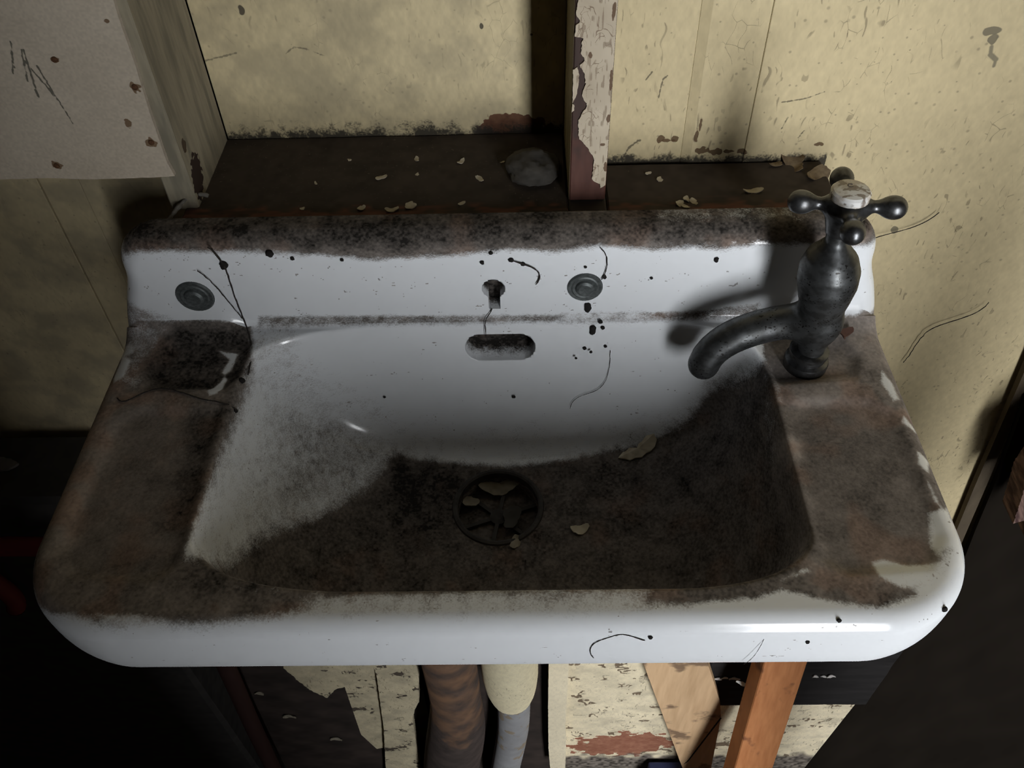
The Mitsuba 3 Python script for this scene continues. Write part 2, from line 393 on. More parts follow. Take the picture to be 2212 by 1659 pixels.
scene['wood_tan'] = diffuse(lambda p, n, uv: mix(mix((0.44, 0.285, 0.155), (0.62, 0.43, 0.255), fbm(p.x * 190, p.y * 190, p.z * 14, 4)), (0.20, 0.13, 0.08), smoothstep(0.60, 0.74, fbm(p.x * 34, p.y * 34, p.z * 26, 4))), rough=0.75)
scene['wood_orange'] = diffuse(lambda p, n, uv: mix(mix((0.36, 0.13, 0.045), (0.52, 0.225, 0.09), fbm(p.x * 260, p.y * 60, p.z * 26, 4)), (0.16, 0.06, 0.03), smoothstep(0.64, 0.78, fbm(p.x * 46, p.y * 30, p.z * 24, 4))), rough=0.6)
scene['box_blue'] = diffuse((0.035, 0.045, 0.12), rough=0.5)
scene['red_paint'] = diffuse((0.20, 0.032, 0.030), rough=0.6)
scene['dull_red'] = diffuse((0.036, 0.016, 0.014), rough=0.8)
scene['scrap_grey'] = diffuse(lambda p, n, uv: mix((0.10, 0.10, 0.10), (0.26, 0.25, 0.24), fbm(p.x * 120, p.y * 120, p.z * 120, 3)), rough=0.95)
scene['panel_dark'] = diffuse(lambda p, n, uv: mix((0.0060, 0.0046, 0.0034), (0.0105, 0.0082, 0.0060), fbm(p.x * 24, p.y * 24, p.z * 10, 4)), rough=0.9, spec=0.05)
scene['plank_brown'] = diffuse(lambda p, n, uv: mix((0.045, 0.033, 0.022), (0.10, 0.078, 0.050), fbm(p.x * 160, p.y * 160, p.z * 18, 4)), rough=0.85)
scene['plank_red'] = diffuse(lambda p, n, uv: mix((0.060, 0.032, 0.030), (0.26, 0.165, 0.135), smoothstep(0.30, 0.80, fbm((p.x + p.z * 0.55) * 330, p.y * 60, p.z * 34, 4))), rough=0.9)
scene['flake_paint'] = diffuse(lambda p, n, uv: mix((0.36, 0.31, 0.22), (0.52, 0.47, 0.36), noise(p.x * 300, p.y * 300, p.z * 300)), rough=0.8)
scene['flake_dull'] = diffuse(lambda p, n, uv: mix((0.18, 0.16, 0.12), (0.30, 0.27, 0.21), noise(p.x * 300, p.y * 300, p.z * 300)), rough=0.9)
scene['flake_dark'] = diffuse((0.055, 0.052, 0.045), rough=0.9)
scene['flake_white'] = diffuse((0.62, 0.60, 0.57), rough=0.8)
scene['curl_paint'] = diffuse(lambda p, n, uv: mix((0.06, 0.035, 0.02), (0.26, 0.20, 0.12), fbm(p.x * 240, p.y * 240, p.z * 240, 3)), rough=0.8)
scene['lip_paint'] = diffuse(lambda p, n, uv: mix((0.10, 0.05, 0.035), (0.36, 0.24, 0.18), noise(p.x * 420, p.y * 420, p.z * 420)), rough=0.7)
scene['leaf_brown'] = diffuse((0.070, 0.036, 0.026), rough=0.85)
scene['crumb_dirt'] = diffuse((0.013, 0.012, 0.011), rough=0.95)
scene['web_dirt'] = diffuse((0.030, 0.026, 0.023), rough=0.95)
scene['web_dust'] = diffuse((0.16, 0.15, 0.13), rough=0.95)
scene['stone_grey'] = diffuse(lambda p, n, uv: mix((0.030, 0.028, 0.025), (0.100, 0.092, 0.080), fbm(p.x * 120, p.y * 120, p.z * 120, 4)), rough=0.95)
scene['drain_metal'] = diffuse(lambda p, n, uv: mix((0.020, 0.018, 0.016), (0.065, 0.060, 0.055), fbm(p.x * 200, p.y * 200, p.z * 200, 3)), rough=0.7)
scene['letter_paint'] = diffuse((0.10, 0.085, 0.075), rough=0.6)


def button_colour(p, n, uv):
    g = fbm(p.x * 150, p.y * 150, p.z * 150, 4)
    c = mix((0.60, 0.60, 0.585), (0.40, 0.36, 0.31), smoothstep(0.35, 0.60, g))
    return mix(c, (0.12, 0.085, 0.06), smoothstep(0.52, 0.66, fbm(p.x * 210 + 6, p.y * 330, p.z * 210, 3)) * 0.8)


scene['button_glaze'] = diffuse(button_colour, rough=0.22, spec=0.5)

# ------------------------------------------------------------------ the room
X0, X1, Y0, Y1, Z0, Z1 = -1.9, 1.9, -3.2, 0.4, -1.32, 2.3
put('floor', box(X0, X1, Y0, Y1, Z0 - 0.04, Z0), 'room_dark', False, 'dark floor of the shed', kind='structure')
put('ceiling', box(X0, X1, Y0, Y1, Z1, Z1 + 0.04), 'room_dark', False, 'dark ceiling of the shed', kind='structure')
put('wall_left', box(X0 - 0.04, X0, Y0, Y1, Z0, Z1), 'room_dark', False, 'dark left wall of the shed', kind='structure')
put('wall_right', box(X1, X1 + 0.04, Y0, Y1, Z0, Z1), 'room_dark', False, 'dark right wall of the shed', kind='structure')
wy0, wy1 = WIN['y'] - 0.06, WIN['y']
wx0, wx1, wz0, wz1 = WIN['x'] - WIN['w'] / 2, WIN['x'] + WIN['w'] / 2, WIN['z'] - WIN['h'] / 2, WIN['z'] + WIN['h'] / 2
wf = trimesh.util.concatenate([box(X0, wx0, wy0, wy1, Z0, Z1), box(wx1, X1, wy0, wy1, Z0, Z1), box(wx0, wx1, wy0, wy1, Z0, wz0), box(wx0, wx1, wy0, wy1, wz1, Z1)])
put('wall_front', wf, 'room_dark', False, 'dark wall with the narrow window', kind='structure')
pane = trimesh.Trimesh([[wx0, wy0, wz0], [wx1, wy0, wz0], [wx1, wy0, wz1], [wx0, wy0, wz1]], [[0, 2, 1], [0, 3, 2]], process=False)
put('window_1', pane, {'type': 'diffuse', 'reflectance': {'type': 'rgb', 'value': 0.1}}, False, 'tall narrow glass pane full of grey daylight', kind='structure',
    emitter={'type': 'area', 'radiance': {'type': 'rgb', 'value': WIN_RADIANCE}})
# unseen blocker added before the window to shade the left half of the sink
put('light_blocker_1', box(-1.20, BLOCKER_X, -1.82, -1.78, Z0, 2.05, 0.004), 'room_dark', False, 'unseen dark board added to shade the left half of the sink', kind='structure')

tag('side_blocker', 'unseen dark box on legs, added to shade the wall right of the sink', 'blocker')  # unseen box on legs, added only to darken the right wall
part('side_blocker', 'blocker_box', box(0.525, 0.635, -0.86, -0.66, -0.40, 0.14, 0.004), 'room_dark', False)
for lx in (0.540, 0.620):
    for ly in (-0.845, -0.675):
        part('side_blocker', 'leg', box(lx - 0.012, lx + 0.012, ly - 0.012, ly + 0.012, Z0, -0.40), 'room_dark', False)

# ------------------------------------------------------------------ back wall: boards, bay, studs, ledge
WALL_Y, BAY_Y, STUD_Y, LEDGE_Z = 0.105, 0.150, 0.050, 0.080
tag('wall_back', 'cream painted board wall behind the sink', None, None, 'structure')
for x0, x1, y0, mat, z0 in ((-0.232, 0.057, BAY_Y, 'bay_paint', 0.05), (0.085, 0.1503, WALL_Y, 'board_paint', -0.60), 
                            (0.2005, 0.80, WALL_Y - 0.0036, 'board_paint', -1.32), (0.8005, 1.90, WALL_Y - 0.005, 'board_paint', -0.60),
                            (-0.3500, -0.254, WALL_Y, 'left_board_paint', -0.60), (-0.3840, -0.3508, WALL_Y + 0.0008, 'left_board_paint', -0.60), (-0.62, -0.3850, WALL_Y, 'left_board_paint', -0.60), (-1.90, -0.6205, WALL_Y, 'left_board_paint', -0.60),
                            (-0.254, 0.085, WALL_Y, 'left_board_paint', -0.60)):
    z1 = 0.055 if (x0, x1) == (-0.254, 0.085) else 1.2
    part('wall_back', 'board', box(x0, x1, y0, y0 + 0.022, z0, z1, 0.0005), mat, False)

sec = [(0.1505, WALL_Y + 0.0004), (0.1580, WALL_Y - 0.0024), (0.2003, WALL_Y - 0.0024), (0.2003, WALL_Y + 0.020), (0.1505, WALL_Y + 0.020)]
part('wall_back', 'board', trimesh.convex.convex_hull(np.array([(x, y, z) for x, y in sec for z in (-0.6, 1.2)])), 'board_paint', False)

st = put('wall_stud', box(-0.254, -0.232, STUD_Y, 0.149, 0.078, 0.9, 0.0015), 'stud_paint', False, 'grey-brown stud plank at the left end of the dark ledge', 'stud')
post = put('wall_stud', box(0.057, 0.085, STUD_Y, 0.149, LEDGE_Z, 0.9, 0.0012), 'post_paint', False, 'red-brown stud with peeling cream paint in the middle of the wall', 'stud')
edge_px = [(0.059, 0.235), (0.058, 0.226), (0.061, 0.222), (0.0578, 0.219), (0.0578, 0.212), (0.063, 0.210), (0.062, 0.200), (0.065, 0.195), (0.0615, 0.192), (0.065, 0.186), (0.066, 0.178), (0.064, 0.169), (0.068, 0.161),
           (0.065, 0.157), (0.062, 0.150), (0.063, 0.135), (0.070, 0.127), (0.075, 0.117), (0.074, 0.107), (0.074, 0.100), (0.080, 0.096), (0.081, 0.092), (0.0845, 0.095)]


def ragged(pts, step=0.0011, amp=0.0009, seed=1, closed=False):
    P = np.asarray(pts, float); Q = np.roll(P, -1, 0) if closed else P[1:]
    out = []
    for a_, b_ in zip(P, Q):
        n_ = max(1, int(np.linalg.norm(b_ - a_) / step))
        out += [a_ + (b_ - a_) * k / n_ for k in range(n_)]
    if not closed:
        out.append(P[-1])
    out = np.array(out)
    o3 = np.column_stack([out * 620, np.full(len(out), seed * 3.7)])
    return out + np.stack([meshkit.fbm(o3, 3, seed) - 0.5, meshkit.fbm(o3 + 50, 3, seed) - 0.5], 1) * 2 * amp


pp = np.vstack([ragged(edge_px, seed=3), [(0.0848, 0.70), (0.0575, 0.70), (0.0575, 0.26)]])
part(post, 'peeling_paint', slab(pp, 'y', STUD_Y - 0.0013, 0.0012), 'peeling_paint', False, 'pale peeling paint layer with a jagged edge')
for poly in ([(0.0575, 0.163), (0.0605, 0.170), (0.0615, 0.184), (0.0600, 0.190), (0.0572, 0.188)], [(0.0573, 0.1560), (0.0590, 0.1575), (0.0585, 0.1620), (0.0573, 0.1625)]):
    part(post, 'peeling_paint', slab(ragged(poly, closed=True, seed=9), 'y', STUD_Y - 0.0010, 0.0009), 'peeling_paint', False)

sheet = [(-0.60, 0.90), (-0.238, 0.90), (-0.238, 0.244), (-0.239, 0.225), (-0.239, 0.203), (-0.241, 0.169), (-0.2415, 0.147), (-0.242, 0.124), (-0.240, 0.112), (-0.254, 0.1112), (-0.303, 0.1105), (-0.337, 0.1125), (-0.373, 0.112), (-0.60, 0.112)]
sh = put('nailed_sheet', slab(ragged(sheet, 0.004, 0.0004, 5, True), 'y', STUD_Y - 0.0042, 0.0040), 'sheet_paint', False, 'pale beige sheet of board nailed over the left stud', 'board')
for x, z in ((-0.245, 0.184), (-0.248, 0.141), (-0.325, 0.123), (-0.292, 0.205)):
    m = lathe([(0, 0), (0.0022, 0), (0.0021, 0.0006), (0.0012, 0.0011), (0, 0.0012)], 14)
    m.apply_transform(trimesh.transformations.rotation_matrix(math.pi / 2, [1, 0, 0])); m.apply_translation([x, STUD_Y - 0.0042, z])
    part(sh, 'nail', m, 'rust', 30)


def ledge_mesh(x0, x1, y0, y1, z0, z1, seed):
    m = box(x0, x1, y0, y1, z0, z1, 0.0015, 0.0007, seed, 0.007)
    return m


put('ledge_board', ledge_mesh(-0.243, 0.0563, 0.021, 0.1495, 0.056, LEDGE_Z, 2), 'ledge', 25, 'long dark dirt-covered ledge board in the left bay behind the sink', 'ledge')
put('ledge_board', ledge_mesh(0.0866, 0.2640, 0.021, 0.1000, 0.056, LEDGE_Z - 0.0005, 4), 'ledge', 25, 'short dark red-brown ledge board right of the post, behind the tap', 'ledge')
put('ledge_block', ledge_mesh(0.0568, 0.0860, 0.020, 0.1490, 0.056, LEDGE_Z - 0.0002, 6), 'dark_wood', 25, 'small dark block under the foot of the peeling red-brown post', 'block')
# curled lip of paint along the worn front edge of the right ledge
xs = np.linspace(0.088, 0.205, 60)
pts = np.stack([xs, 0.0205 + 0.0012 * meshkit.noise(np.stack([xs * 190, xs * 0, xs * 0], 1), 2), LEDGE_Z - 0.0012 + 0.0010 * meshkit.noise(np.stack([xs * 160, xs * 0 + 4, xs * 0], 1), 3)], 1)
part('ledge_board_001', 'paint_lip', tube(pts, 0.0007 + 0.0005 * meshkit.noise(pts * 400, 5), 5), 'lip_paint', True, 'curled pinkish lip of old paint')

# ------------------------------------------------------------------ sink
ZT, FRONT, HALF, R1, R2 = 0.088, 0.267, 0.302, 0.034, 0.066
ROLL = 0.013
MX0, MY0, MS = -0.32, -0.29, 0.001
gx, gy = np.meshgrid(np.arange(MX0, 0.3201, MS), np.arange(MY0, 0.0201, MS), indexing='ij')


def q(a, p=0.55):
    a = np.clip(a, 0, 1)
    return np.clip(1 - (1 - a) ** 2, 0, 1) ** p


def sink_depth():
    """How far the surface lies below the rim, over (x, y): the basin, the two soap dishes, the deck trays."""
    x, y = gx, gy
    D = 0.115
    far = sum(np.clip(1 - a_, 0, None) ** 2.4 for a_ in ((x + 0.196) / 0.125, (0.203 - x) / 0.10, (-0.006 - y) / 0.046, (y + 0.238) / 0.045)) ** (1 / 2.4)
    basin = D * q(1 - far, 0.58)
    basin += 0.006 * np.exp(-(((x + 0.003) / 0.06) ** 2 + ((y + 0.097) / 0.06) ** 2)) * (basin > 0.09)
    extra = np.zeros_like(x)
    xy = np.stack([x.ravel(), y.ravel()], 1)
    dish = [(-0.196, -0.014), (-0.212, -0.008), (-0.248, -0.010), (-0.266, -0.022), (-0.273, -0.043), (-0.266, -0.066), (-0.207, -0.070), (-0.197, -0.055)]
    tray = [(-0.204, -0.088), (-0.268, -0.088), (-0.282, -0.100), (-0.284, -0.205), (-0.268, -0.228), (-0.215, -0.232), (-0.203, -0.222)]
    for sgn in (1, -1):
        for poly, dep, fe in ((dish, 0.0055, 0.006), (tray, 0.0030, 0.006)):
            d = poly_distance([(sgn * a + (0.004 if sgn < 0 else 0), b) for a, b in poly], xy).reshape(x.shape)
            extra = np.maximum(extra, dep * sstep(-fe / 2, fe, d))
    return ndimage.gaussian_filter(np.maximum(basin, extra), 1.7)


DEPTH = sink_depth()


def depth_at(x, y):
    return ndimage.map_coordinates(DEPTH, [(x - MX0) / MS, (y - MY0) / MS], order=1, mode='nearest')


def spread(n, span, fine, r):
    """n positions from 0 to span, dense over the first and last r."""
    k = np.linspace(0, 1, 4001)
    xs = k * span
    w = 1 + fine * (np.exp(-(xs / r) ** 2) + np.exp(-((span - xs) / r) ** 2))
    c = np.r_[0, np.cumsum((w[1:] + w[:-1]) / 2)]
    return np.interp(np.linspace(0, c[-1], n), c, xs)


def build_sink():
    A = spread(420, 2.0, 3.0, 0.05) - 1.0
    rows = []                                             # (kind, parameter): splash z, arc angle, deck y
    zs = ZT - spread(70, ZT - 0.0, 3.5, 0.012)
    S = np.r_[-zs[:-1], spread(270, FRONT, 3.0, 0.015)]     # unfolded coordinate s: -z on the splash, -y on the deck
    a, s = np.meshgrid(A, S, indexing='xy')
    zsp = np.clip(-s, 0, None)
    hw = HALF - 0.013 * sstep(0.006, 0.055, zsp) + 0.002 * sstep(0.055, 0.085, zsp)
    top = np.clip(R1 - (ZT + s), 0, R1); frt = np.clip(R2 - (FRONT - s), 0, R2)
    hw = hw - np.where(s < 0, R1 - np.sqrt(R1 ** 2 - top ** 2), R2 - np.sqrt(R2 ** 2 - frt ** 2))
    x = a * hw
    # distance to the unfolded outline
    full = HALF - 0.013 * sstep(0.006, 0.055, zsp) + 0.002 * sstep(0.055, 0.085, zsp)

    def inner(qx, qs, r):
        return r - (np.hypot(np.maximum(qx, 0), np.maximum(qs, 0)) + np.minimum(np.maximum(qx, qs), 0))
    d = np.minimum(inner(np.abs(x) - (full - R2), s - (FRONT - R2), R2), inner(np.abs(x) - (full - R1), -s - (ZT - R1), R1))
    d = np.clip(d, 0, None)
    # the fold between splash and deck: a fillet, wide beside the basin's ends, narrow over the basin
    rf = 0.006 + 0.019 * sstep(0.195, 0.222, np.abs(x))
    L = rf * np.pi / 4
    # shorten: positions measured so that the splash keeps its top and the deck its front
    ang = np.clip((s + rf) / (2 * rf), 0, 1) * np.pi / 2
    y = np.where(s < -rf, 0, np.where(s > rf, -s, -rf + rf * np.cos(ang)))
    z = np.where(s < -rf, -s, np.where(s > rf, 0, rf - rf * np.sin(ang)))
    ny, nz = -np.cos(ang), np.sin(ang)
    roll = np.where(s < 0, 0.017, ROLL)
    dd = np.clip(d / roll, 0, 1)
    drop = roll * (1 - np.sqrt(1 - (1 - dd) ** 2))
    h = depth_at(x.ravel(), y.ravel()).reshape(x.shape) * sstep(-0.001, 0.006, -y)
    low = drop + np.where(nz > 0.5, h, 0)
    top_v = np.stack([x, y - ny * drop, z - nz * drop - h], -1)
    R, C = x.shape
    K = np.where(s < -rf, 0.026, np.where(s > rf, 0.056, 0.026 + 0.030 * (ang / (np.pi / 2))))
    base = np.stack([x, y, z], -1)
    N = np.stack([0 * ny, ny, nz], -1)
    idx = np.arange(R * C).reshape(R, C)
    loop = np.r_[idx[0, :], idx[1:, -1], idx[-1, -2::-1], idx[-2:0:-1, 0]]
    V = [top_v.reshape(-1, 3)]
    F = []
    qd = np.stack([idx[:-1, :-1], idx[1:, :-1], idx[1:, 1:], idx[:-1, 1:]], -1).reshape(-1, 4)
    F.append(qd)
    # skirt rings
    lb, ln, lk = base.reshape(-1, 3)[loop], N.reshape(-1, 3)[loop], K.ravel()[loop]
    lr = roll.ravel()[loop]
    cx = np.array([0, -0.12, 0.03])
    prev = loop; off = R * C
    M = 9
    for k in range(1, M + 1):
        t = k / (M + 1)
        dep = lr + (lk - lr) * t
        inward = 0.004 * t ** 3
        pos = lb - ln * dep[:, None]
        pos[:, 0] -= np.sign(pos[:, 0]) * inward * (np.abs(pos[:, 0]) > 0.2)
        pos[:, 1] += inward * (pos[:, 1] < -0.2)
        V.append(pos)
        cur = off + np.arange(len(loop)); off += len(loop)
        F.append(np.stack([prev, np.roll(prev, -1), np.roll(cur, -1), cur], -1))
        prev = cur
    # underside
    xb = x.copy(); yb = y.copy()
    edge = np.exp(-(d / 0.006) ** 2)
    pos = base - N * K[..., None]
    pos[..., 0] -= np.sign(x) * 0.004 * edge * (np.abs(x) > 0.2)
    pos[..., 1] += 0.004 * edge * (y < -0.2)
    pos[..., 2] = np.where(s > rf, np.minimum(pos[..., 2], -h - 0.024 * sstep(0.0, 0.03, d)), pos[..., 2])
    V.append(pos.reshape(-1, 3))
    bi = idx + off
    bl = loop + off
    F.append(np.stack([prev, np.roll(prev, -1), np.roll(bl, -1), bl], -1))
    F.append(np.stack([bi[:-1, :-1], bi[:-1, 1:], bi[1:, 1:], bi[1:, :-1]], -1).reshape(-1, 4))
    v = np.vstack(V)
    f = np.vstack(F)
    f = np.vstack([f[:, [0, 1, 2]], f[:, [0, 2, 3]]])
    m = trimesh.Trimesh(v, f, process=False)
    if m.volume < 0:
        m.invert()
    return m


sink_raw = build_sink()


def capsule_prism(cx, cz, w, h, y0, y1):
    from shapely.geometry import LineString
    g = LineString([(cx - (w - h) / 2, cz), (cx + (w - h) / 2, cz)]).buffer(h / 2)
    m = trimesh.creation.extrude_polygon(g, y1 - y0, engine='earcut')
    v = np.array(m.vertices); m.vertices = np.stack([v[:, 0], y0 + v[:, 2], v[:, 1]], 1); m.invert()
    return m


def keyhole():
    from shapely.geometry import Point, box as sbox
    from shapely.ops import unary_union
    g = unary_union([Point(-0.0025, 0.035).buffer(0.0088), sbox(-0.0062, 0.015, 0.0018, 0.034).buffer(0.0006)])
    m = trimesh.creation.extrude_polygon(g, 0.03, engine='earcut')
    v = np.array(m.vertices); m.vertices = np.stack([v[:, 0], -0.015 + v[:, 2], v[:, 1]], 1); m.invert()
    return m


cuts = [to_manifold(capsule_prism(0.001, -0.0215, 0.057, 0.026, -0.06, 0.012)), to_manifold(keyhole()),
        m3.Manifold.cylinder(0.2, 0.034, 0.034, 64).translate([-0.003, -0.097, -0.138])]
solid = to_manifold(sink_raw)
for c in cuts:
    solid = solid - c
sink_mesh = from_manifold(solid)
# (outline, cover, tone, softness) of the dirt and of some painted shade and highlights: on deck and basin seen from above (x, y), on the splash from the front (x, z)
DECK = [
    ([(-.312,.009),(-.281,-.004),(-.218,-.005),(-.200,-.001),(-.196,-.013),(-.192,-.036),(-.200,-.207),(-.197,-.219),(-.185,-.244),(-.257,-.252),(-.273,-.251),(-.286,-.241),(-.296,-.225),(-.301,-.181),(-.306,-.095),(-.304,-.038)], 0.97, 0.50, 0.003),
    ([(-.304,-.035),(-.271,-.073),(-.270,-.119),(-.275,-.168),(-.275,-.204),(-.283,-.214),(-.293,-.220),(-.301,-.177),(-.306,-.093)], 0.90, 0.80, 0.01),
    ([(-.310,.007),(-.281,-.005),(-.259,-.005),(-.270,-.017),(-.275,-.038),(-.272,-.068),(-.294,-.062),(-.303,-.033)], 0.62, 0.60, 0.006),
    ([(-.254,-.006),(-.217,-.006),(-.200,-.002),(-.193,-.033),(-.193,-.048),(-.210,-.065),(-.265,-.069),(-.275,-.043),(-.268,-.015)], 1.00, 0.14, 0.004),
    ([(-.267,-.072),(-.228,-.070),(-.210,-.067),(-.201,-.082),(-.267,-.086)], 0.85, 0.66, 0.004),  # ridge below the left dish, painted lighter as a highlight
    ([(-.229,-.083),(-.212,-.086),(-.197,-.085),(-.197,-.157),(-.200,-.202),(-.221,-.194),(-.221,-.137)], 1.00, 0.20, 0.01),  # shade of the inner slope beside the basin, painted in
    ([(-.248,-.225),(-.221,-.212),(-.206,-.215),(-.191,-.219),(-.183,-.240),(-.234,-.243)], 1.00, 0.12, 0.012),
    ([(-.223,-.023),(-.207,-.027),(-.208,-.045),(-.212,-.050),(-.215,-.047),(-.212,-.033)], 0.08, 0.80, 0.0022),
    ([(-.212,-.052),(-.209,-.054),(-.211,-.074),(-.216,-.076),(-.220,-.067),(-.215,-.060)], 0.05, 0.80, 0.002),
    ([(-.303,-.021),(-.294,-.018),(-.288,-.029),(-.298,-.032)], 0.20, 0.80, 0.003),
    ([(-.296,-.055),(-.296,-.032),(-.288,-.037),(-.288,-.054),(-.294,-.061)], 0.12, 0.80, 0.002),
    ([(-.296,-.225),(-.285,-.243),(-.273,-.251),(-.232,-.261),(-.210,-.258),(-.187,-.261),(-.142,-.258),(-.119,-.255),(-.104,-.248),(-.131,-.184),(-.145,-.189),(-.131,-.239),(-.183,-.237),(-.197,-.219),(-.213,-.218),(-.241,-.220)], 0.95, 0.52, 0.008),
    ([(-.242,-.254),(-.216,-.256),(-.207,-.260),(-.229,-.261)], 0.35, 0.80, 0.004),
    ([(-.135,-.185),(-.107,-.247),(-.086,-.255),(-.066,-.249),(-.046,-.253),(-.018,-.248),(.024,-.251),(.067,-.247),(.094,-.252),(.113,-.170),(-.072,-.173),(-.105,-.176)], 0.62, 0.55, 0.007),
    ([(-.121,-.244),(-.102,-.261),(-.057,-.258),(-.018,-.260),(.094,-.258),(.122,-.255),(.123,-.247),(-.018,-.244)], 0.30, 0.60, 0.01),
    ([(.110,-.170),(.094,-.250),(.122,-.251),(.162,-.248),(.177,-.243),(.206,-.251),(.232,-.255),(.258,-.247),(.257,-.241),(.281,-.224),(.278,-.211),(.189,-.228),(.179,-.234),(.183,-.199),(.171,-.189),(.158,-.182),(.127,-.172)], 0.90, 0.42, 0.005),
    ([(-.131,-.184),(-.102,-.177),(-.069,-.173),(.113,-.170),(.130,-.172),(.160,-.182),(.172,-.189),(.184,-.198),(.178,-.237),(.164,-.237),(.172,-.193),(.145,-.180),(.113,-.175),(-.003,-.176),(-.011,-.241),(-.104,-.243)], 0.95, 0.30, 0.003),
    ([(.208,-.005),(.226,-.008),(.282,-.007),(.306,.001),(.302,-.050),(.303,-.114),(.299,-.192),(.285,-.187),(.279,-.197),(.279,-.211),(.281,-.224),(.257,-.241),(.188,-.232),(.198,-.201),(.204,-.078),(.208,-.025)], 0.98, 0.58, 0.004),
    ([(.283,-.010),(.307,.001),(.303,-.050),(.288,-.060),(.277,-.039)], 0.92, 0.74, 0.006),
    ([(.224,-.102),(.271,-.111),(.301,-.119),(.298,-.142),(.299,-.161),(.295,-.184),(.273,-.208),(.198,-.214),(.202,-.193),(.204,-.144)], 1.00, 0.44, 0.016),
    ([(.290,-.060),(.294,-.071),(.295,-.088),(.289,-.091),(.286,-.072)], 0.18, 0.80, 0.003),
    ([(.293,-.104),(.300,-.117),(.297,-.119),(.289,-.111)], 0.18, 0.80, 0.003),
    ([(.292,-.136),(.300,-.143),(.294,-.155),(.289,-.149)], 0.18, 0.80, 0.003),
    ([(.291,-.162),(.293,-.183),(.290,-.179)], 0.18, 0.80, 0.003),
    ([(.299,-.182),(.298,-.220),(.291,-.235),(.277,-.258),(.258,-.249),(.281,-.226),(.278,-.211),(.284,-.200),(.285,-.187)], 0.06, 0.60, 0.005),
    ([(.281,-.214),(.293,-.213),(.290,-.219),(.279,-.223)], 0.55, 0.50, 0.005),
    ([(.238,-.222),(.246,-.220),(.259,-.225),(.281,-.224),(.281,-.233),(.264,-.242),(.250,-.242),(.238,-.234)], 0.16, 0.90, 0.003),
    ([(.176,-.235),(.195,-.227),(.197,-.230),(.178,-.237)], 0.30, 0.90, 0.002),
    ([(.206,-.043),(.211,-.047),(.210,-.090),(.205,-.090)], 0.50, 0.95, 0.002),  # painted highlight along the ridge of the right deck
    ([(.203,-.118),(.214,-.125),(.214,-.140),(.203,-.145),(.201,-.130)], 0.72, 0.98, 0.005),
    ([(.216,-.073),(.252,-.068),(.270,-.065),(.262,-.083),(.232,-.093),(.217,-.104)], 0.90, 0.88, 0.008),
    ([(-.192,-.047),(-.180,-.035),(-.165,-.029),(-.149,-.025),(-.118,-.028),(-.102,-.031),(-.082,-.047),(-.101,-.061),(-.116,-.089),(-.144,-.117),(-.166,-.148),(-.183,-.183),(-.195,-.216),(-.196,-.175)], 0.26, 0.50, 0.012),
    ([(-.180,-.054),(-.167,-.039),(-.150,-.030),(-.114,-.032),(-.094,-.036),(-.097,-.060),(-.116,-.089),(-.145,-.118),(-.176,-.156),(-.177,-.097)], 0.46, 0.42, 0.022),
    ([(-.190,-.229),(-.188,-.203),(-.175,-.167),(-.166,-.150),(-.140,-.121),(-.116,-.090),(-.099,-.061),(-.093,-.041),(-.074,-.046),(-.038,-.052),(.018,-.053),(.062,-.048),(.099,-.040),(.156,-.032),(.173,-.025),(.189,-.032),(.203,-.045),(.207,-.053),(.204,-.079),(.199,-.199),(.189,-.229),(.179,-.235),(.165,-.235),(.172,-.191),(.145,-.178),(.113,-.172),(-.036,-.174),(-.102,-.178),(-.117,-.181),(-.105,-.240),(-.183,-.239)], 1.00, 0.26, 0.01),  # basin floor dirt, with the shade lying there painted in too
    ([(-.090,-.054),(-.042,-.057),(-.037,-.090),(-.046,-.123),(-.083,-.128),(-.098,-.094)], 1.00, 0.08, 0.012),
    ([(-.193,-.002),(-.176,-.003),(-.159,-.003),(-.162,-.016),(-.188,-.029)], 0.30, 0.50, 0.006),
    ([(-.200,-.002),(-.178,-.003),(-.164,-.016),(-.119,-.018),(-.089,-.024),(-.074,-.046),(-.094,-.040),(-.114,-.038),(-.150,-.029),(-.165,-.032),(-.179,-.038),(-.194,-.052),(-.195,-.032)], 0.30, 0.55, 0.008),
    ([(-.148,-.023),(-.112,-.021),(-.073,-.023),(.007,-.024),(.137,-.020),(.173,-.025),(.156,-.032),(.018,-.053),(-.074,-.046),(-.114,-.038),(-.126,-.031)], 0.20, 0.45, 0.012),  # thin cover standing in for shade low on the back wall
    ([(-.193,.000),(.207,.000),(.211,-.006),(.194,-.003),(-.195,-.003)], 0.60, 0.40, 0.0035),
    ([(.050,.000),(.120,.000),(.120,-.002),(.050,-.003)], 0.38, 0.50, 0.004),
]
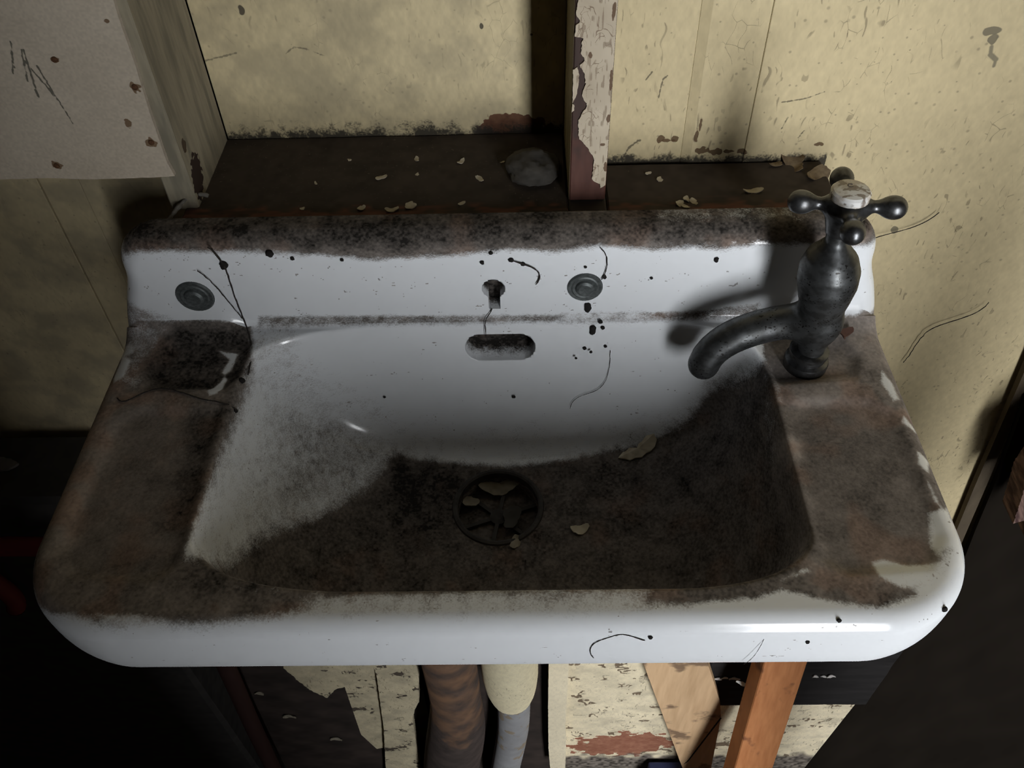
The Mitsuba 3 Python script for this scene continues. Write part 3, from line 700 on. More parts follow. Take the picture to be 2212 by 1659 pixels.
SPLASH = [
    ([(-.279,.109),(-.172,.107),(-.166,.088),(.262,.088),(.269,.101),(.284,.100),(.290,.067),(.268,.070),(.196,.074),(.169,.069),(.148,.072),(.114,.070),(.079,.075),(.045,.069),(.011,.073),(-.024,.068),(-.094,.065),(-.128,.071),(-.197,.075),(-.266,.076),(-.284,.068)], 0.80, 0.42, 0.006),
    ([(-.277,.113),(.102,.107),(.122,.088),(.248,.088),(.265,.086),(.268,.105),(.283,.104),(.282,.080),(.266,.078),(.195,.080),(.079,.079),(-.107,.073),(-.161,.080),(-.248,.082),(-.286,.079)], 1.00, 0.16, 0.006),
    ([(-.286,.079),(-.282,.066),(-.295,.026),(-.284,.024),(-.261,.012),(-.283,.008),(-.312,-.006)], 0.55, 0.58, 0.007),
    ([(.281,.005),(.308,.007),(.323,-.041),(.277,-.001)], 0.90, 0.70, 0.006),
    ([(-.193,.011),(.065,.007),(.156,.009),(.207,.016),(.211,.004),(.194,.001),(-.066,-.001),(-.195,.001)], 0.60, 0.40, 0.0035),  # dirt in the crease; its wider right end includes the spout shadow
    ([(.050,.009),(.120,.009),(.120,.001),(.050,.001)], 0.38, 0.50, 0.004),
]


def cover(v):
    """(cover, tone) of dirt and painted shade at the sink's vertices, from outlines on the deck and basin in (x, y) and on the splash in (x, z)."""
    c, t = np.zeros(len(v)), np.full(len(v), 0.35)
    x, y, z = v.T
    splash = (z > 0.012) | ((y > -0.004) & (z > 0.002))
    for mask, items, uvw in ((~splash, DECK, v[:, :2]), (splash, SPLASH, v[:, [0, 2]])):
        k = np.nonzero(mask)[0]
        for poly, val, tone, fe in items:
            w = sstep(-fe, fe, poly_distance(poly, uvw[k]))
            c[k] += (val - c[k]) * w
            t[k] += (tone - t[k]) * w
    off = np.abs(z + depth_at(x, y))
    holes = ((y > 0.0004) & (np.abs(x + 0.0025) < 0.0095) & (z > 0.0135) & (z < 0.046)) | ((np.abs(x - 0.001) < 0.0287) & (np.abs(z + 0.0215) < 0.0132) & (off > 0.0025) & (y > -0.03))
    c[holes], t[holes] = 1.0, 0.05  # insides of keyhole and overflow painted dark for the shade in them
    return np.stack([c, t], 1)


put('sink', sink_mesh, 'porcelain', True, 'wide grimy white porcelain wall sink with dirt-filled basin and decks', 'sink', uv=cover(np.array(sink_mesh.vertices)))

# ------------------------------------------------------------------ tap
TAP = np.array([0.236, -0.050, 0.0])


def smin(a, b, k):
    h = max(k - abs(a - b), 0.0) / k
    return min(a, b) - h * h * k * 0.25


def tap_body():
    prof = [(0.0, 0.0100), (0.020, 0.0100), (0.034, 0.0120), (0.050, 0.0142), (0.066, 0.0180), (0.080, 0.0206), (0.092, 0.0204), (0.102, 0.0172), (0.110, 0.0110), (0.115, 0.0072), (0.126, 0.0068)]
    pz, pr = zip(*prof)
    sp = curve([(0.2385, -0.0470, 0.0400), (0.2170, -0.0415, 0.0350), (0.1965, -0.0405, 0.0285), (0.1760, -0.0425, 0.0195), (0.1625, -0.0455, 0.0070), (0.1585, -0.0475, -0.0030)], 14).tolist()
    rad = np.interp(np.linspace(0, 1, 14), [0, 0.25, 0.6, 1], [0.0130, 0.0128, 0.0128, 0.0120]).tolist()

    def f(x, y, z):
        dx = x - (0.236 - 0.08 * max(z - 0.03, 0)); dy = y + 0.049
        r = math.sqrt(dx * dx + dy * dy)
        zz = min(max(z, 0.0), 0.126)
        i = 0
        while i < len(pz) - 2 and zz > pz[i + 1]:
            i += 1
        u = (zz - pz[i]) / (pz[i + 1] - pz[i])
        d1 = (r - (pr[i] + (pr[i + 1] - pr[i]) * u)) * 0.85
        d1 = max(d1, z - 0.126, -z)
        d2 = 9.0
        for k in range(13):
            ax, ay, az = sp[k]; bx, by, bz = sp[k + 1]
            ex, ey, ez = bx - ax, by - ay, bz - az
            t = ((x - ax) * ex + (y - ay) * ey + (z - az) * ez) / (ex * ex + ey * ey + ez * ez)
            t = 0.0 if t < 0 else 1.0 if t > 1 else t
            dd = math.sqrt((x - ax - t * ex) ** 2 + (y - ay - t * ey) ** 2 + (z - az - t * ez) ** 2) - (rad[k] + (rad[k + 1] - rad[k]) * t)
            if dd < d2:
                d2 = dd
        return -smin(d1, d2, 0.012)
    m = from_manifold(m3.Manifold.level_set(f, [0.140, -0.076, -0.022, 0.262, -0.022, 0.130], 0.0021, 0.0))
    return m


tag('tap', 'tarnished dark metal pillar tap with cross handle, standing on the right deck of the sink', 'tap')
body = tap_body()
trimesh.smoothing.filter_taubin(body, iterations=10)
part('tap', 'body', body, 'pitted_metal', True)
part('tap', 'flange', lathe([(0, -0.0045), (0.0160, -0.0045), (0.0166, 0.0010), (0.0160, 0.0036), (0.0132, 0.0052), (0.0130, 0.0085), (0.0146, 0.0100), (0.0146, 0.0130), (0.0110, 0.0152), (0, 0.0152)], 48, (0.236, -0.0475, -0.0015)), 'old_metal', 35)
HUB = np.array([0.2285, -0.050, 0.0])


def tap_handle():
    dirs = [(math.cos(math.radians(t)), math.sin(math.radians(t))) for t in (-8, 82, 172, 262)]

    def f(x, y, z):
        dx, dy, dz = x - HUB[0], y - HUB[1], z - 0.1445
        r = math.hypot(dx, dy)
        d = math.sqrt((r / 1.0) ** 2 + (dz * 1.25) ** 2) - 0.0125
        dk = max(r - (0.0085 + max(0, (z - 0.124)) * 0.28), z - 0.142, 0.122 - z)
        d = smin(d, dk, 0.006)
        for cx, cy in dirs:
            t = dx * cx + dy * cy
            tt = min(max(t, 0.0), 0.024)
            rr = 0.0036 + (0.003 * max(0, 1 - tt / 0.016)) + 0.0012 * max(0, (tt - 0.016) / 0.008)
            q1 = math.sqrt((dx - cx * tt) ** 2 + (dy - cy * tt) ** 2 + dz * dz) - rr
            q2 = math.sqrt((dx - cx * 0.0295) ** 2 + (dy - cy * 0.0295) ** 2 + dz * dz) - 0.0076
            d = smin(d, smin(q1, q2, 0.006), 0.006)
        return -d
    return from_manifold(m3.Manifold.level_set(f, [HUB[0] - 0.042, HUB[1] - 0.042, 0.118, HUB[0] + 0.042, HUB[1] + 0.042, 0.162], 0.0017, 0.0))


hm = tap_handle()
trimesh.smoothing.filter_taubin(hm, iterations=4)
hk = part('tap', 'handle', hm, 'old_metal', True)
part(hk, 'porcelain_button', lathe([(0, 0.150), (0.0122, 0.150), (0.0124, 0.1545), (0.0112, 0.1560), (0.007, 0.1570), (0, 0.1574)], 48, (HUB[0], HUB[1], 0)), 'button_glaze', 35, 'stained white porcelain button')
from shapely.geometry import Point, LineString, Polygon
letter = LineString([(0.0017 * math.cos(t), 0.0017 * math.sin(t)) for t in np.linspace(0.75, 2 * math.pi - 0.75, 24)]).buffer(0.00028)
lm = trimesh.creation.extrude_polygon(letter, 0.0004, engine='earcut')
lm.apply_translation([HUB[0] - 0.0004, HUB[1] + 0.0025, 0.15715])
part(hk, 'letter', lm, 'letter_paint', False, 'small letter C on the button')

# ------------------------------------------------------------------ fittings of the sink
for x, z, r in ((-0.2365, 0.0325, 0.0150), (0.0685, 0.0355, 0.0138)):
    prof = [(0, 0.0), (r, 0.0), (r * 1.0, 0.0012), (r * 0.93, 0.0024), (r * 0.78, 0.0021), (r * 0.70, 0.0026), (r * 0.56, 0.0021), (r * 0.50, 0.0040), (r * 0.36, 0.0052), (r * 0.18, 0.0050), (0, 0.0044)]
    m = lathe(prof, 48)
    m.apply_transform(trimesh.transformations.rotation_matrix(math.pi / 2, [1, 0, 0])); m.apply_translation([x, 0.0006, z])
    part('sink', 'blanking_disc', m, 'blank_metal', 25, 'dull grey-green metal disc closing a tap hole')
ring = lathe([(0.0335, -0.006), (0.0336, 0.0002), (0.0352, 0.0012), (0.0375, 0.0008), (0.0385, -0.0008), (0.0385, -0.006), (0.0335, -0.006)], 64, (-0.003, -0.097, -0.1185))
part('sink', 'drain_ring', ring, 'drain_metal', 30, 'dull dirty drain ring')
grid = trimesh.util.concatenate([lathe([(0, -0.0035), (0.0075, -0.0035), (0.0075, -0.0005), (0.003, 0.0004), (0, 0.0004)], 24), *[box(-0.034, 0.034, -0.0016, 0.0016, -0.003, -0.0005).apply_transform(trimesh.transformations.rotation_matrix(math.radians(t), [0, 0, 1])) for t in (20, 80, 140)]])
grid.apply_translation([-0.003, -0.097, -0.1335])
part('sink', 'drain_grid', grid, 'drain_metal', False, 'dark drain grid deep in the hole')


def flake(size, seed, curl=0.25, thick=0.0007, long=1.5):
    """A curled flake of paint lying in the xy plane."""
    g = np.random.default_rng(seed)
    n = 22
    t = np.arange(n) / n * 2 * np.pi
    r = 1 + 0.22 * np.sin(2 * t + g.uniform(0, 6)) + 0.14 * np.sin(3 * t + g.uniform(0, 6)) + 0.10 * g.uniform(-1, 1, n)
    P = np.stack([np.cos(t) * r * long, np.sin(t) * r], 1) * size / 2 / long
    m = trimesh.creation.extrude_polygon(Polygon(P).buffer(0), thick, engine='earcut').subdivide_to_size(size / 5)
    v = np.array(m.vertices)
    v[:, 2] += curl * (v[:, 0] ** 2) / size * 1.6 + 0.10 * size * (meshkit.noise(np.column_stack([v[:, :2] / size * 3, np.full(len(v), seed)]), seed) - 0.5)
    v[:, 2] -= v[:, 2].min()
    m.vertices = v
    return m


def lay(m, at, rot=0.0, tilt=(0, 0)):
    R = trimesh.transformations.euler_matrix(tilt[0], tilt[1], rot, 'sxyz')
    m.apply_transform(R); m.apply_translation(at)
    return m


LEFT = [(-0.093, 0.086, 0.0085, 0.4), (-0.066, 0.047, 0.0105, 0.6), (-0.080, 0.042, 0.0095, 0.25), (-0.104, 0.045, 0.0075, 1.3), (-0.013, 0.082, 0.0080, -0.9), (-0.029, 0.107, 0.0070, 0.8), (-0.066, 0.112, 0.0060, -1.1), (-0.122, 0.113, 0.0036, 0.3),
        (-0.150, 0.046, 0.0045, 0.2), (-0.026, 0.049, 0.0060, 0.5), (-0.145, 0.080, 0.0035, 2.0), (-0.064, 0.090, 0.0040, 1.0), (0.005, 0.105, 0.0035, 0.3)]
LEFT_LABELS = ['pale paint flake in the middle of the long ledge, alone', 'pale flake, right and largest of three along the front of the long ledge', 'pale flake, middle of three along the front of the long ledge', 'pale flake, left of three along the front of the long ledge', 'slim pale flake left of the grey stone on the long ledge', "pale flake far back on the long ledge, nearest the stone's left", "small pale flake at the back of the long ledge under the bare red patch's left", 'tiny pale flake at the back of the long ledge, left of the others', 'tiny pale flake at the front left of the long ledge', 'dull flake between the grey stone and the front edge of the long ledge', 'tiny flake in the left half of the long ledge', 'tiny pale flake beside the single mid-ledge flake', 'tiny pale flake touching the left side of the grey stone']
for k, (x, y, sz, a_) in enumerate(LEFT):
    put('paint_flake', lay(flake(sz, 20 + k, 0.3), (x, y, LEDGE_Z - 0.0004), a_), 'flake_paint', 30, LEFT_LABELS[k], 'paint flake', 'paint flakes on the long dark ledge')
SHORT_LABELS = ['pale flake, left one of the heap of four on the short ledge', 'pale flake, back one of the heap of four on the short ledge', 'pale flake, right one of the heap of four on the short ledge', 'pale flake, front one of the heap of four on the short ledge', 'small pale flake at the back of the short ledge near the post', 'small flake behind the heap of four on the short ledge']
for k, (x, y, sz, a_) in enumerate([(0.142, 0.044, 0.0085, 0.2), (0.148, 0.050, 0.0075, 1.2), (0.153, 0.047, 0.0075, -0.5), (0.146, 0.040, 0.0065, 2.0), (0.122, 0.086, 0.005, 0.4), (0.130, 0.077, 0.0065, 0.7)]):
    put('paint_flake', lay(flake(sz, 50 + k, 0.4), (x, y, LEDGE_Z - 0.0008), a_, (0.2, 0.1)), 'flake_paint', 30, SHORT_LABELS[k], 'paint flake', 'paint flakes on the short ledge')
put('paint_flake', lay(flake(0.0135, 61, 0.3, long=2.2), (0.201, 0.0585, LEDGE_Z - 0.0008), 0.25), 'flake_paint', 30, 'long cream paint flake lying alone on the ledge left of the tap handle', 'paint flake')
put('paint_curl', lay(flake(0.022, 62, 0.5, 0.001, long=1.3), (0.240, 0.098, LEDGE_Z - 0.0006), -0.6, (0.35, 0.1)), 'curl_paint', 30, 'brown curled scab of paint at the right end of the short ledge', 'paint flake')
put('paint_curl', lay(flake(0.018, 63, 0.5, 0.001, long=1.3), (0.256, 0.080, LEDGE_Z - 0.0006), 0.9, (0.3, -0.3)), 'curl_paint', 30, 'grey-brown curled paint scab behind the tap handle', 'paint flake')
put('paint_flake', lay(flake(0.011, 64, 0.3, long=2.0), (0.226, 0.094, LEDGE_Z - 0.0004), 0.0), 'curl_paint', 30, 'dull brown paint flake left of the scabs on the short ledge', 'paint flake')

lump = trimesh.creation.icosphere(4, 1.0)
v = np.array(lump.vertices)
v *= (1 + 0.45 * (meshkit.fbm(v * 1.7, 3, 8) - 0.5))[:, None]
v[:, 2] = np.where(v[:, 2] < 0, v[:, 2] * 0.4, v[:, 2]) - 0.35 * np.exp(-((v[:, 0] - 0.25) ** 2 + (v[:, 1] + 0.05) ** 2) / 0.12) * (v[:, 2] > 0)
v += 0.10 * (meshkit.fbm(v * 5, 3, 4) - 0.5)[:, None]
lump.vertices = v * [0.0215, 0.0235, 0.0125]
lump.apply_translation([0.030, 0.090, LEDGE_Z + 0.0035])
put('stone', lump, 'stone_grey', True, 'dusty grey stone lying on the ledge beside the post', 'stone')


def crumb(size, seed, stretch=1.0):
    m = trimesh.creation.icosphere(2, 1.0)
    w = np.array(m.vertices)
    w *= (1 + 0.9 * (meshkit.fbm(w * 1.6 + seed, 3, seed) - 0.5))[:, None]
    m.vertices = w * size / 2 * np.array([1, 0.7, stretch])
    return m


SPOTS = [(-0.205, -0.001, 0.064, .0062, 1.2), (-0.168, -0.001, 0.074, .0060, 1), (0.084, -0.006, -0.003, .0032, 1), (0.087, -0.009, -0.021, .0026, 1), (0.070, -0.009, -0.023, .0030, 1), (0.011, -0.019, -0.070, .0030, 1), (-0.099, -0.019, -0.068, .0022, 1),
         (0.021, -0.001, 0.060, .0034, 1), (0.012, -0.001, 0.064, .0040, 1), (-0.010, -0.001, 0.062, .0032, 1), (0.119, -0.001, 0.044, .0022, 1), (0.068, -0.001, 0.056, .0022, 1), (-0.194, -0.026, -0.005, .0034, 1),
         (-0.003, -0.001, 0.071, .0030, 1), (0.095, -0.2675, -0.011, .0026, 1), (0.2735, -0.2535, -0.006, .0036, 1.6), (0.207, -0.262, -0.002, .0030, 1), (0.191, -0.2675, -0.019, .0024, 1.3), (-0.196, -0.058, -0.003, .0050, 1), (-0.196, -0.086, -0.006, .0040, 1),
         (0.082, -0.004, 0.002, .0036, 1), (-0.152, -0.001, 0.069, .0032, 1), (-0.115, -0.001, 0.067, .0026, 1), (0.063, -0.013, -0.030, .0022, 1), (0.075, -0.012, -0.024, .0024, 1), (0.083, -0.001, 0.046, .0028, 1.5)]
CRUMB_LABELS = ['black knot on the thick cobweb strand at the left of the splashback', 'black crumb at the top of the splashback right of the thick strand', 'crumb in the crease right of the long chip under the right disc', 'crumb right of the overflow slot below the crease', 'left one of the two lowest crumbs below the right disc', 'lone crumb on the back wall of the basin below the overflow slot', "lone tiny crumb on the left part of the basin's back wall", 'knot in the middle of the bent strand right of the keyhole', 'black blob at the upper end of the bent strand right of the keyhole', 'crumb above and left of the keyhole', 'lone speck on the splashback right of the right disc', 'small crumb just above the right disc', 'crumb on the basin corner beside the left soap dish', 'crumb under the dirty top edge above the keyhole', 'black blob at the right end of the hair on the front apron', 'black speck on the right front corner of the sink', 'crumb on the front rim near the right corner', 'crumb on the front apron below the rim, right of the hair', 'dark clot at the foot of the thick strand beside the soap dish', 'dark clot at the right end of the strand across the left deck', 'crumb just above the crease below the right disc', 'small crumb at the top of the splashback, second from the thick strand', 'small crumb at the top of the splashback, third from the thick strand', 'tiny lowest crumb below the right disc', 'tiny middle crumb below the right disc', 'long crumb touching the right edge of the right disc']
for k, (x, y, z, sz, st_) in enumerate(SPOTS):
    put('dirt_crumb', crumb(sz, 100 + k, st_).apply_translation([x, y, z]), 'crumb_dirt', True, CRUMB_LABELS[k], 'crumb', 'dirt crumbs on the porcelain')
put('dirt_chip', crumb(.0052, 150, 1.9).apply_translation([0.0715, -0.0012, 0.0145]), 'crumb_dirt', True, 'black chip of dirt just under the right metal disc', 'chip')
put('dirt_chip', crumb(.0050, 151, 1.8).apply_translation([0.0760, -0.0065, -0.005]), 'crumb_dirt', True, 'long black chip of dirt hanging below the crease under the right disc', 'chip')
rc = crumb(.0032, 152, 1.4).apply_translation([0.166, -0.0012, 0.061])
put('paint_scab', rc, 'crumb_dirt', True, 'brown paint scab near the top of the splashback left of the tap shadow', 'chip')
put('dead_leaf', lay(flake(0.014, 71, 0.6, 0.0008, long=1.4), (0.2690, -0.0235, 0.003), 0.8, (0.5, 0.2)), 'leaf_brown', 30, 'dry red-brown leaf scrap on the deck right behind the tap', 'leaf')

# flakes in the basin and in the drain
rim = np.array([(0.100, -0.052, -0.1135), (0.104, -0.047, -0.1125), (0.107, -0.0465, -0.1115), (0.110, -0.0435, -0.1105), (0.116, -0.0455, -0.1095), (0.118, -0.0415, -0.1075), (0.121, -0.0405, -0.1055), (0.1245, -0.0365, -0.1030), (0.131, -0.0365, -0.1005), (0.1335, -0.0405, -0.1035),
                (0.1315, -0.0455, -0.1065), (0.128, -0.0490, -0.1080), (0.124, -0.0500, -0.1095), (0.120, -0.0535, -0.1110), (0.115, -0.0530, -0.1120), (0.110, -0.0550, -0.1130), (0.106, -0.0535, -0.1130)])
mid = rim.mean(0) + [0, 0, 0.0015]
nr = len(rim)
fv = np.vstack([rim, mid[None], rim - [0, 0, 0.0012], mid[None] - [0, 0, 0.0012]])
ff = [(i, nr, (i + 1) % nr) for i in range(nr)] + [(nr + 1 + i, nr + 1 + (i + 1) % nr, 2 * nr + 1) for i in range(nr)]
ff += [(i, (i + 1) % nr, nr + 1 + i) for i in range(nr)] + [((i + 1) % nr, nr + 1 + (i + 1) % nr, nr + 1 + i) for i in range(nr)]
put('paint_flake', trimesh.Trimesh(fv, ff, process=False), 'flake_paint', False, 'large cream paint flake leaning on the back right of the basin', 'paint flake')
put('paint_flake', lay(flake(0.012, 81, 0.3, 0.001, long=1.1), (0.0635, -0.1230, -0.1163), 0.5), 'flake_paint', 30, 'small pale paint flake on the basin floor right of the drain', 'paint flake')
put('paint_flake', lay(flake(0.012, 82, 0.3, 0.001, long=1.5), (0.0110, -0.1330, -0.1190), 0.9), 'flake_dull', 30, 'dull paint flake at the front lip of the drain', 'paint flake')
put('paint_flake', lay(flake(0.028, 83, 0.2, 0.001, long=1.9), (-0.0030, -0.0690, -0.1320), 0.15, (0.25, 0)), 'flake_dull', 30, 'long paint flake at the back inside the drain hole', 'paint flake')
put('paint_flake', lay(flake(0.014, 84, 0.2, 0.001, long=1.2), (-0.0275, -0.0840, -0.1325), 1.3, (0, 0.2)), 'flake_dull', 30, 'small paint flake at the left inside the drain hole', 'paint flake')
put('paint_flake', lay(flake(0.020, 85, 0.2, 0.001, long=1.2), (0.0080, -0.1000, -0.1325), 0.9), 'flake_dark', 30, 'dark broad flake in the middle of the drain hole', 'paint flake')

# cobwebs and hairs
def thread(pts, r, name, label, n=40, wob=0.0006, seed=0, mat='web_dirt'):
    c_ = curve(pts, n)
    c_ = c_ + (meshkit.fbm(c_ * 260 + seed, 3, seed)[:, None] - 0.5) * wob * 2 * np.array([1, 0.2, 0.6])
    rr = r * (0.55 + 0.9 * meshkit.noise(c_ * 520 + seed, seed))
    return put(name, tube(c_, rr, 5), mat, True, label, 'cobweb' if 'web' in name else 'hair')


thread([(-0.212, -0.002, 0.082), (-0.206, -0.002, 0.070), (-0.204, -0.003, 0.060), (-0.2045, -0.002, 0.046), (-0.2045, -0.002, 0.027), (-0.2035, -0.003, 0.009), (-0.1985, -0.014, 0.000), (-0.1945, -0.031, -0.0035), (-0.1935, -0.050, -0.005)], 0.0006, 'cobweb_strand', 'thick dirty cobweb strand hanging down the left of the splashback', seed=1)
thread([(-0.226, -0.002, 0.060), (-0.216, -0.002, 0.042), (-0.210, -0.002, 0.025), (-0.204, -0.003, 0.011)], 0.00035, 'cobweb_strand', 'thin cobweb strand right of the left metal disc', seed=2)
thread([(-0.285, -0.078, 0.001), (-0.280, -0.0815, 0.0012), (-0.267, -0.0735, 0.0012), (-0.255, -0.069, 0.001), (-0.235, -0.074, 0.001), (-0.219, -0.0805, 0.0012), (-0.205, -0.084, 0.0012), (-0.194, -0.086, -0.006)], 0.0005, 'cobweb_strand', 'dark strand lying across the left deck below the soap dish', seed=3)
thread([(0.062, -0.2672, -0.039), (0.0595, -0.2675, -0.026), (0.063, -0.2675, -0.016), (0.069, -0.2672, -0.0118), (0.077, -0.2665, -0.0088), (0.085, -0.2672, -0.0108), (0.092, -0.2675, -0.0148)], 0.0003, 'hair', 'dark curved hair stuck to the front apron of the sink', wob=0.0002, seed=4)
thread([(0.1665, -0.262, -0.004), (0.1635, -0.2676, -0.018), (0.158, -0.267, -0.050)], 0.00016, 'cobweb_strand', 'faint thread on the front apron above the timber prop', wob=0.0001, seed=5)
thread([(-0.004, -0.0015, 0.016), (-0.007, -0.002, 0.010), (-0.010, -0.004, 0.004), (-0.010, -0.009, -0.003), (-0.009, -0.012, -0.009)], 0.00035, 'cobweb_strand', 'thin web thread from the keyhole to the overflow slot', seed=6)
thread([(0.091, -0.009, -0.026), (0.091, -0.012, -0.044), (0.082, -0.0175, -0.064), (0.070, -0.019, -0.069), (0.059, -0.0235, -0.081)], 0.00022, 'cobweb_strand', 'thin dark thread on the back wall of the basin', seed=7)
thread([(0.012, -0.0015, 0.0645), (0.021, -0.0015, 0.0605), (0.0315, -0.0015, 0.0535), (0.0305, -0.0015, 0.040)], 0.00055, 'cobweb_strand', 'bent dark strand with a hanging knot right of the keyhole', seed=8, wob=0.0002)
thread([(0.078, -0.0015, 0.075), (0.084, -0.0015, 0.062), (0.083, -0.0015, 0.050), (0.081, -0.0015, 0.044)], 0.00035, 'cobweb_strand', 'thin strand above the right metal disc', seed=9)
thread([(0.402, 0.0975, -0.157), (0.406, 0.097, -0.135), (0.412, 0.096, -0.111), (0.434, 0.095, -0.096), (0.457, 0.097, -0.076)], 0.00042, 'cobweb_strand', 'cobweb strand on the cream wall right of the sink', seed=10, wob=0.0022)
thread([(0.300, 0.070, -0.010), (0.318, 0.09, 0.003), (0.345, 0.097, 0.008), (0.375, 0.097, 0.028)], 0.0004, 'cobweb_strand', 'thin cobweb on the cream wall behind the tap handle', seed=11)
thread([(-0.250, 0.030, 0.083), (-0.243, 0.045, 0.087), (-0.236, 0.055, 0.088), (-0.226, 0.060, 0.084)], 0.0016, 'cobweb_strand', 'pale dusty cobweb at the left end of the long ledge', seed=12, mat='web_dust')

# ------------------------------------------------------------------ beside the sink
put('cabinet', box(-1.30, -0.452, 0.004, 0.094, -1.32, -0.247, 0.006), 'black_paint', 30, 'black box cabinet in the dark left of the sink', 'cabinet')
put('bent_tube', trimesh.util.concatenate([tube(curve([(-0.470, -0.022, -0.290), (-0.50, -0.022, -0.292), (-0.555, -0.022, -0.294), (-0.580, -0.020, -0.310), (-0.588, -0.015, -0.36), (-0.588, -0.014, -0.44)], 40), 0.0105, 10)]), 'red_paint', True, 'dark red bent tube in front of the black cabinet', 'tube')
put('cloth_scrap', lay(flake(0.045, 90, 0.1, 0.003, long=2.4), (-0.548, 0.050, -0.2475), 0.1), 'scrap_grey', 30, 'small grey scrap on top of the black cabinet', 'scrap')
put('leaning_plank', slab([(0.5103, -0.06), (0.5298, -0.06), (0.539, -0.2199), (0.5556, -0.3323), (0.5691, -0.4384), (0.6357, -0.9554), (0.6211, -0.9554), (0.5598, -0.4696), (0.5462, -0.3645)], 'y', 0.0890, 0.008), 'plank_brown', False, 'narrow brown plank leaning on the cream wall right of the sink', 'plank')
put('dark_panel', slab([(0.546, -1.30), (0.546, -0.62), (0.584, -0.58), (0.583, -0.500), (0.574, -0.444), (0.559, -0.338), (0.539, -0.223), (0.535, -0.195), (1.2, -0.195), (1.2, -1.30)], 'y', 0.0808, 0.007), 'panel_dark', False, 'large dark brown panel standing right of the sink', 'panel')
we = slab(ragged([(0.545, -0.322), (0.529, -0.252), (0.528, -0.205), (0.560, -0.150), (0.64, -0.16), (0.64, -0.330), (0.580, -0.318), (0.577, -0.350), (0.572, -0.354), (0.562, -0.312)], 0.003, 0.0022, 12, True), 'y', 0.012, 0.030)
put('broken_timber', we, 'plank_red', False, 'splintered red-brown timber end at the right edge, before the dark panel', 'timber')

# ------------------------------------------------------------------ under the sink
UY = 0.060
tag('wall_under', 'peeling board wall under the sink', None, None, 'structure')
part('wall_under', 'board', slab([(0.0785, -1.319), (0.535, -1.319), (0.538, -1.226), (0.554, -0.901), (0.560, -0.740), (0.560, -0.60), (0.0785, -0.60)], 'y', UY + 0.002, 0.018), 'under_paint', False)
part('wall_under', 'board', box(-0.152, 0.0775, UY + 0.018, UY + 0.03, -1.32, -0.30, 0.001), 'under_dark', False)
part('wall_under', 'board', box(-0.60, -0.153, UY + 0.008, UY + 0.03, -1.32, -0.30, 0.001), 'under_dark', False)
pf = ragged([(-0.362, -0.60), (-0.262, -0.60), (-0.262, -0.80), (-0.270, -0.853), (-0.290, -0.862), (-0.313, -0.898), (-0.335, -0.866), (-0.345, -0.835), (-0.358, -0.79)], 0.004, 0.004, 21, True)
part('wall_under', 'paint_patch', slab(pf, 'y', UY + 0.0055, 0.002), 'under_peel', False, 'peeling cream paint patch')
put('cover_strip', slab([(-0.266, -0.45), (-0.236, -0.45), (-0.214, -0.80), (-0.222, -1.10), (-0.262, -1.12), (-0.280, -1.05)], 'y', UY + 0.0025, 0.005), 'under_peel', False, 'slanting cream strip under the left half of the sink', 'strip')
put('cream_board', slab(ragged([(-0.228, -0.45), (-0.148, -0.45), (-0.148, -0.768), (-0.158, -0.873), (-0.168, -0.905), (-0.176, -0.94), (-0.190, -1.214), (-0.195, -1.31), (-0.272, -1.31), (-0.256, -1.213), (-0.230, -0.988), (-0.212, -0.770)], 0.004, 0.0012, 23, True), 'y', UY - 0.012, 0.014), 'under_peel', False, 'cracked cream board under the sink left of the rusty pipe', 'board')
xs = np.linspace(0, 1, 30)
rp = curve([(-0.088, 0.005, -0.40), (-0.090, 0.010, -0.72), (-0.095, 0.014, -0.86), (-0.108, 0.018, -0.98), (-0.125, 0.018, -1.31)], 30)
put('rusty_pipe', tube(rp, np.interp(xs, [0, 0.42, 0.5, 0.6, 1], [0.036, 0.038, 0.044, 0.048, 0.050]), 24), 'rust_pipe', True, 'thick rusty brown pipe under the middle of the sink', 'pipe')
pw = tag('waste_pipe', 'grey waste pipe with a cream collar under the sink', 'pipe')
pc = curve([(-0.006, 0.020, -0.13), (-0.007, 0.030, -0.60), (-0.006, 0.032, -0.82), (-0.010, 0.034, -0.95), (-0.022, 0.034, -1.08), (-0.032, 0.034, -1.31)], 40)
part('waste_pipe', 'pipe', tube(pc, np.interp(np.linspace(0, 1, 40), [0, .6, .9, 1], [0.026, 0.026, 0.026, 0.023]), 24), 'grey_pipe', True)
cc = curve([(-0.0085, 0.026, -0.50), (-0.009, 0.028, -0.70), (-0.008, 0.028, -0.81)], 24)
part('waste_pipe', 'collar', tube(cc, np.interp(np.linspace(0, 1, 24), [0, .7, .85, .95, 1], [0.041, 0.041, 0.038, 0.033, 0.027]), 28), 'collar_paint', True, 'cream painted collar')
put('batten', slab(ragged([(0.047, -0.40), (0.077, -0.40), (0.0775, -0.97), (0.080, -1.02), (0.082, -1.20), (0.055, -1.20), (0.050, -1.075), (0.048, -0.90)], 0.006, 0.0007, 25, True), 'y', UY - 0.016, 0.020), 'batten_paint', False, 'narrow cream batten right of the grey waste pipe', 'batten')
rl = put('rail', box(0.286, 0.557, UY - 0.0135, UY + 0.0018, -0.895, -0.60, 0.002, 0.001, 9, 0.02), 'rail_black', 20, 'black horizontal rail behind the timber prop', 'rail')
for k, (x, z, w_) in enumerate([(0.303, -0.789, 0.013), (0.314, -0.786, 0.010), (0.328, -0.788, 0.014), (0.449, -0.783, 0.010), (0.461, -0.783, 0.009), (0.472, -0.782, 0.013)]):
    f_ = flake(w_, 200 + k, 0.2, 0.0012, long=1.8)
    f_.apply_transform(trimesh.transformations.rotation_matrix(math.pi / 2, [1, 0, 0])); f_.apply_translation([x, UY - 0.0140, z])
    part(rl, 'paint_speck', f_, 'flake_white', 30)
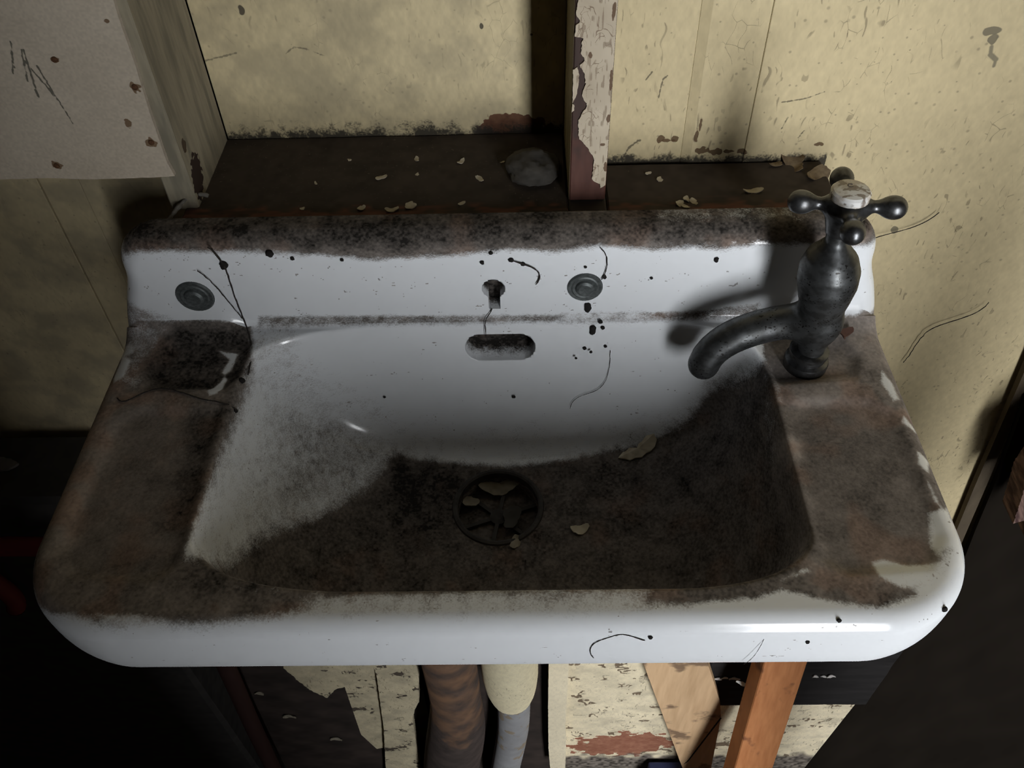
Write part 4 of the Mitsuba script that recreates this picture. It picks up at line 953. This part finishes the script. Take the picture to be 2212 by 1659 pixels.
# raw wood props
def prism(section, a0, a1):
    """A straight bar: the section (x, y) offsets swept from a0 to a1."""
    s_ = np.array([(x, y, 0) for x, y in section], float); n_ = len(s_)
    vv = np.vstack([s_ + a0, s_ + a1])
    return trimesh.convex.convex_hull(vv)


put('timber_prop', prism([(-0.0267, -0.020), (0.0267, -0.020), (0.0280, -0.0185), (0.0280, 0.0185), (0.0267, 0.020), (-0.0267, 0.020), (-0.0280, 0.0185), (-0.0280, -0.0185)], np.array([0.3560, 0.0200, -0.530]), np.array([0.3330, -0.1480, -1.318])), 'wood_orange', False, 'orange square timber prop slanting up under the right of the sink', 'timber')
pl = [(0.120, -0.42), (0.222, -0.42), (0.268, -0.679), (0.310, -0.828), (0.321, -0.890), (0.340, -1.127), (0.344, -1.20), (0.310, -1.22), (0.290, -1.126), (0.178, -0.681)]
pk = put('raw_plank', slab(ragged(pl, 0.01, 0.0006, 31, True), 'y', 0.026, 0.018), 'wood_tan', False, 'pale raw plank hanging under the sink left of the timber prop', 'plank')
part(pk, 'split', slab([(0.320, -0.8905), (0.292, -1.086), (0.288, -1.10), (0.2945, -1.086), (0.3225, -0.893)], 'y', 0.0256, 0.0006), 'rail_black', False, 'dark split in the wood')
put('small_box', box(0.236, 0.330, -0.02, 0.055, -1.26, -1.172, 0.002), 'box_blue', False, 'small dark blue box at the foot of the pale plank', 'box')
put('wood_splinter', lay(flake(0.016, 95, 0.1, 0.002, long=3.0), (0.319, 0.004, -0.711), -0.2, (0.4, 0.2)), 'flake_white', 30, 'pale splinter sticking out left of the timber prop', 'splinter')
for k, (x, z, w_) in enumerate([(-0.420, -0.880, 0.016), (-0.392, -0.975, 0.020), (-0.462, -1.070, 0.010), (-0.330, -1.080, 0.022)]):
    f_ = flake(w_, 210 + k, 0.2, 0.0012, long=1.8)
    f_.apply_transform(trimesh.transformations.rotation_matrix(math.pi / 2, [1, 0, 0])); f_.apply_translation([x, UY + 0.0075, z])
    part('wall_under', 'paint_flake', f_, 'flake_dull', 30)
put('red_pole', tube([(-0.405, 0.030, -0.55), (-0.425, 0.020, -0.90), (-0.440, 0.005, -1.318)], 0.013, 10), 'dull_red', True, 'dull red pole leaning in the dark under the left of the sink', 'pole')
rg = trimesh.creation.icosphere(3, 1.0)
w = np.array(rg.vertices); w *= (1 + 0.6 * (meshkit.fbm(w * 1.6, 3, 5) - 0.5))[:, None]
rg.vertices = w * [0.10, 0.06, 0.06]; rg.apply_translation([-0.70, -0.06, -0.78])
put('rag', rg.apply_translation([0.02, 0, -0.48]), 'scrap_grey', True, 'dusty grey rag bundle low in the dark left corner', 'rag')
